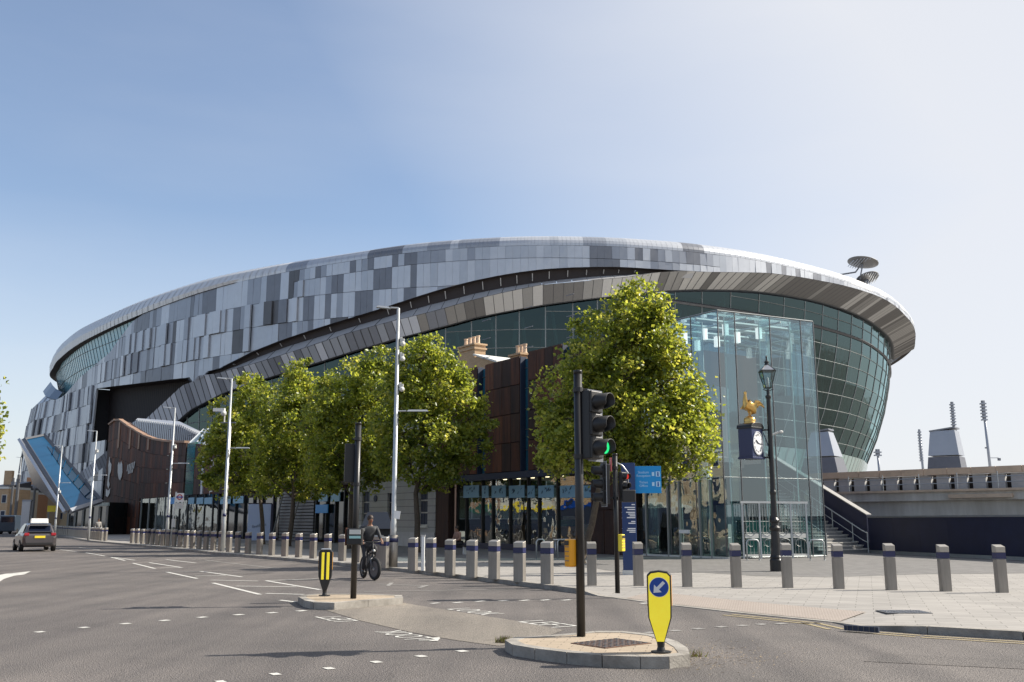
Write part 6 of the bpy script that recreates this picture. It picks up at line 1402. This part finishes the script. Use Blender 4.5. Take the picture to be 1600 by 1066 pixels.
person('cyclist in a dark jacket and dark trousers riding the fat-tyred bicycle', (mid_.x, mid_.y, 0), rzB, dict(pelvis=(-.22, 0, .98), chest=(-.06, 0, 1.36), neck=(-.03, 0, 1.52), head=(0, 0, 1.66), face=(1, .1, 0), lsh=(-.05, .2, 1.42), lel=(.04, .28, 1.18), lwr=(.16, .28, 1.10), rsh=(-.05, -.2, 1.42), rel=(.04, -.28, 1.18), rwr=(.16, -.28, 1.10), lhip=(-.2, .11, .93), lkn=(.12, .14, .86), lan=(-.1, .14, .56), lto=(.04, .15, .52), rhip=(-.2, -.11, .93), rkn=(.06, -.14, .62), ran=(-.12, -.14, .24), rto=(.03, -.15, .19)), JACK, TROU)
P = at(154, 815, 83); stand = dict(pelvis=(0, 0, .95), chest=(.02, 0, 1.32), neck=(.02, 0, 1.5), head=(.04, 0, 1.63), lsh=(.01, .19, 1.42), lel=(-.04, .24, 1.14), lwr=(.08, .25, .9), rsh=(.01, -.19, 1.42), rel=(.02, -.24, 1.14), rwr=(.14, -.23, .92), lhip=(0, .1, .9), lkn=(.1, .1, .5), lan=(.08, .1, .08), lto=(.22, .11, .04), rhip=(0, -.1, .9), rkn=(.0, -.1, .49), ran=(-.16, -.1, .1), rto=(-.04, -.11, .04))
GREY = mat('grey_cloth', (.3, .29, .27), .8)
person('pedestrian in a pale grey top walking by the bollards beneath the rust-clad corner', (P.x, P.y, .1), R(-60), stand, GREY, TROU)
P = at(717, 815, 46); sit = dict(pelvis=(0, 0, .5), chest=(.06, 0, .88), neck=(.08, 0, 1.05), head=(.11, 0, 1.18), lsh=(.06, .19, .97), lel=(.12, .24, .7), lwr=(.32, .18, .62), rsh=(.06, -.19, .97), rel=(.12, -.24, .7), rwr=(.32, -.18, .62), lhip=(.02, .1, .48), lkn=(.44, .13, .48), lan=(.42, .13, .08), lto=(.56, .14, .04), rhip=(.02, -.1, .48), rkn=(.44, -.13, .48), ran=(.5, -.13, .08), rto=(.64, -.14, .04))
TAN = mat('tan_cloth', (.30, .17, .12), .8)
person('person in a tan top seated on a low bench in front of the shop window', (P.x, P.y, .1), R(-140), sit, TAN, TROU)
t = thing('low_bench', 'low dark bench in front of the shop window under the seated person', 'bench', (P.x, P.y, .1), R(-50)); b = MB(); b.box((0, 0, .38), (1.5, .42, .06), BLKP); b.build('seat', t)
for s_ in (-.6, .6): b = MB(); b.box((s_, 0, .175), (.08, .36, .35), WHT2); b.build('leg', t)

# ================================================================== CAR
PC = G(60, 862); rzC = math.atan2(.86, -.50)+R(3)
car = thing('parked_car' if False else 'hatchback_car', 'dark grey hatchback driving away with a white sign box on its roof', 'car', (PC.x+0-math.cos(rzC)*-1.9, PC.y+1.9*math.sin(rzC)*1., 0), rzC)
PAINT = mat('car_paint', (.10, .09, .095), .28, .5, coat=.6, var=.05); CGL = mat('car_glass', (.01, .014, .03), .06, spec=.9)
def loft(b, secs, m):
    n = len(secs[0]); vs = [p for s_ in secs for p in s_]; fs = [(i*n+j, i*n+(j+1) % n, (i+1)*n+(j+1) % n, (i+1)*n+j) for i in range(len(secs)-1) for j in range(n)]; fs += [tuple(range(n-1, -1, -1)), tuple((len(secs)-1)*n+j for j in range(n))]; b.add(vs, fs, m)
def csec(x, w_, zb, zm, zt, wt): return [(x, -w_*.9, zb), (x, -w_, zb+.15), (x, -w_, zm), (x, -wt, zt), (x, wt, zt), (x, w_, zm), (x, w_, zb+.15), (x, w_*.9, zb)]
b = MB(); loft(b, [csec(-2.02, .70, .42, .70, .88, .62), csec(-1.93, .84, .30, .80, .98, .76), csec(-1.5, .88, .24, .84, .98, .80), csec(0, .885, .22, .84, .97, .80), csec(1.1, .88, .22, .80, .93, .78), csec(1.75, .82, .26, .68, .80, .66), csec(1.98, .62, .34, .56, .66, .5)], PAINT)
loft(b, [[(x, -w_, z0), (x+dx, -wt, z1), (x+dx, wt, z1), (x, w_, z0)] for x, dx, w_, wt, z0, z1 in [(-1.95, .08, .74, .60, .94, 1.06), (-1.75, .2, .77, .58, .95, 1.42), (-1.0, 0, .79, .60, .95, 1.50), (0, -.1, .79, .60, .95, 1.49), (1.1, -.75, .77, .58, .9, 1.38), (1.15, -.1, .74, .66, .88, .95)]], PAINT); b.build('body', car, smooth=False, bevel=.03)
b = MB(); b.quad((-1.985, -.60, 1.03), (-1.985, .60, 1.03), (-1.66, .50, 1.39), (-1.66, -.50, 1.39), CGL); b.build('rear_window', car)
for s_ in (-1, 1):
    b = MB(); b.poly([(-1.45, s_*.795, 1.0), (.55, s_*.80, 1.0), (.1, s_*.645, 1.40), (-1.2, s_*.645, 1.42)], CGL); b.build('side_window', car)
    b = MB(); b.box((-1.99, s_*.66, .92), (.10, .24, .15), mat('tail_lamp', (.35, .01, .02), .15, spec=.8)); b.build('tail_light', car, bevel=.02)
    for x in (-1.28, 1.28):
        w0_ = bpy.data.objects.new('wheel', None); C.objects.link(w0_); w0_.parent = car; w0_.location = (x, s_*.80, .32); b = MB(); b.lathe([(.2, -.1), (.31, -.1), (.32, -.06), (.32, .06), (.31, .1), (.2, .1)], MT['tyre'], 24, (0, 0, 0), RX90); b.build('tyre', w0_, smooth=True); b = MB(); b.lathe([(.05, -.11), (.2, -.09), (.2, .09), (.05, .11)], PAN[1], 16, (0, 0, 0), RX90); b.build('rim', w0_)
    b = MB(); b.box((.75, s_*.97, 1.0), (.12, .2, .13), PAINT); b.build('wing_mirror', car, bevel=.03)
b = MB(); b.box((-2.035, 0, .78), (.03, .52, .12), YEL); b.build('number_plate', car); b = MB(); b.box((-2.02, 0, .42), (.04, 1.3, .1), BLKP); b.box((-1.95, 0, 1.045), (.06, 1.2, .03), BLKP); b.build('bumper_trim', car)
b = MB(); b.box((-1.2, 0, 1.63), (.3, .9, .26), WHITE, top=(.7, .94)); b.build('roof_sign_box', car, bevel=.03)
b = MB(); b.box((-1.83, 0, 1.46), (.28, 1.05, .035), BLKP); b.build('roof_spoiler', car, bevel=.01)
# dark van waiting far away at the left edge
P = at(22, 815, 128); t = thing('dark_van', 'dark blue-grey van waiting behind the bollards at the far left', 'van', (P.x, P.y, 0), R(100)); b = MB(); loft(b, [csec(-2.6, .95, .4, 1.5, 2.3, .85), csec(-2.4, 1.0, .3, 1.5, 2.4, .9), csec(1.3, 1.0, .3, 1.5, 2.4, .9), csec(1.9, 1.0, .3, 1.2, 1.6, .85), csec(2.6, .9, .35, .8, 1.05, .8)], mat('van_paint', (.05, .07, .10), .3, .3)); b.build('body', t, bevel=.05)
b = MB(); b.quad((-2.62, -.75, 1.5), (-2.62, .75, 1.5), (-2.63, .72, 2.15), (-2.63, -.72, 2.15), CGL); b.build('rear_window', t)
for s_ in (-1, 1):
    for x in (-1.7, 1.7): b = MB(); b.lathe([(.1, -.12), (.36, -.1), (.36, .1), (.1, .12)], MT['tyre'], 20, (x, s_*.9, .36), RX90); b.build('wheel', t)

# ================================================================== TERRACE ACROSS THE ROAD (mirrored in the shop windows)
TC = ['red brick shop house across the road, outside the left edge', 'cream rendered shop house across the road, outside the left edge', 'tall yellow brick shop house across the road, outside the left edge', 'brown brick shop house across the road, outside the left edge', 'white painted shop house across the road, outside the left edge', 'dark brick end house across the road, outside the left edge']
TM = [MT['orange_brick'], MT['cream_wall'], MT['pale_brick'], BRICK, WHT2, CORTL]
for i in range(6):
    a = Vector((-30-i*6.6, 30+i*9.4, 0)); u_ = Vector((-.575, .818, 0)); hgt = (9, 8, 10.5, 9, 8.5, 9.5)[i]
    h = thing('shop_house', TC[i], 'house', a, math.atan2(u_.y, u_.x), 'shop houses across the road')
    b = MB(); b.box((5.6, 4, hgt/2), (11.1, 8, hgt), TM[i]); b.build('wall', h)
    b = MB(); b.wall([(0, hgt), (11.1, hgt), (11.1, hgt+.2), (0, hgt+.2)], -.2, 8, WHT2); b.prism([(0, 0), (11.1, 0), (11.1, 8), (0, 8)], hgt+.2, [hgt+.3, hgt+.3, hgt+2.5, hgt+2.5], PAN[4]); b.build('roof', h)
    b = MB(); b.box((5.6, -.05, 1.6), (10, .1, 2.6), INK); b.build('shop_window', h); b = MB(); b.box((5.6, -.12, 3.2), (10.6, .14, .6), [RED, NAVY, WHT2, BLUE, YEL, GL_G][i]); b.build('fascia', h)
    for k in range(4):
        for fl in range(2): b = MB(); b.box((1.6+k*2.6, -.03, 4.9+fl*2.5), (1.1, .08, 1.6), WHT2); b.box((1.6+k*2.6, -.08, 4.9+fl*2.5), (.9, .04, 1.4), INK); b.build('window', h)
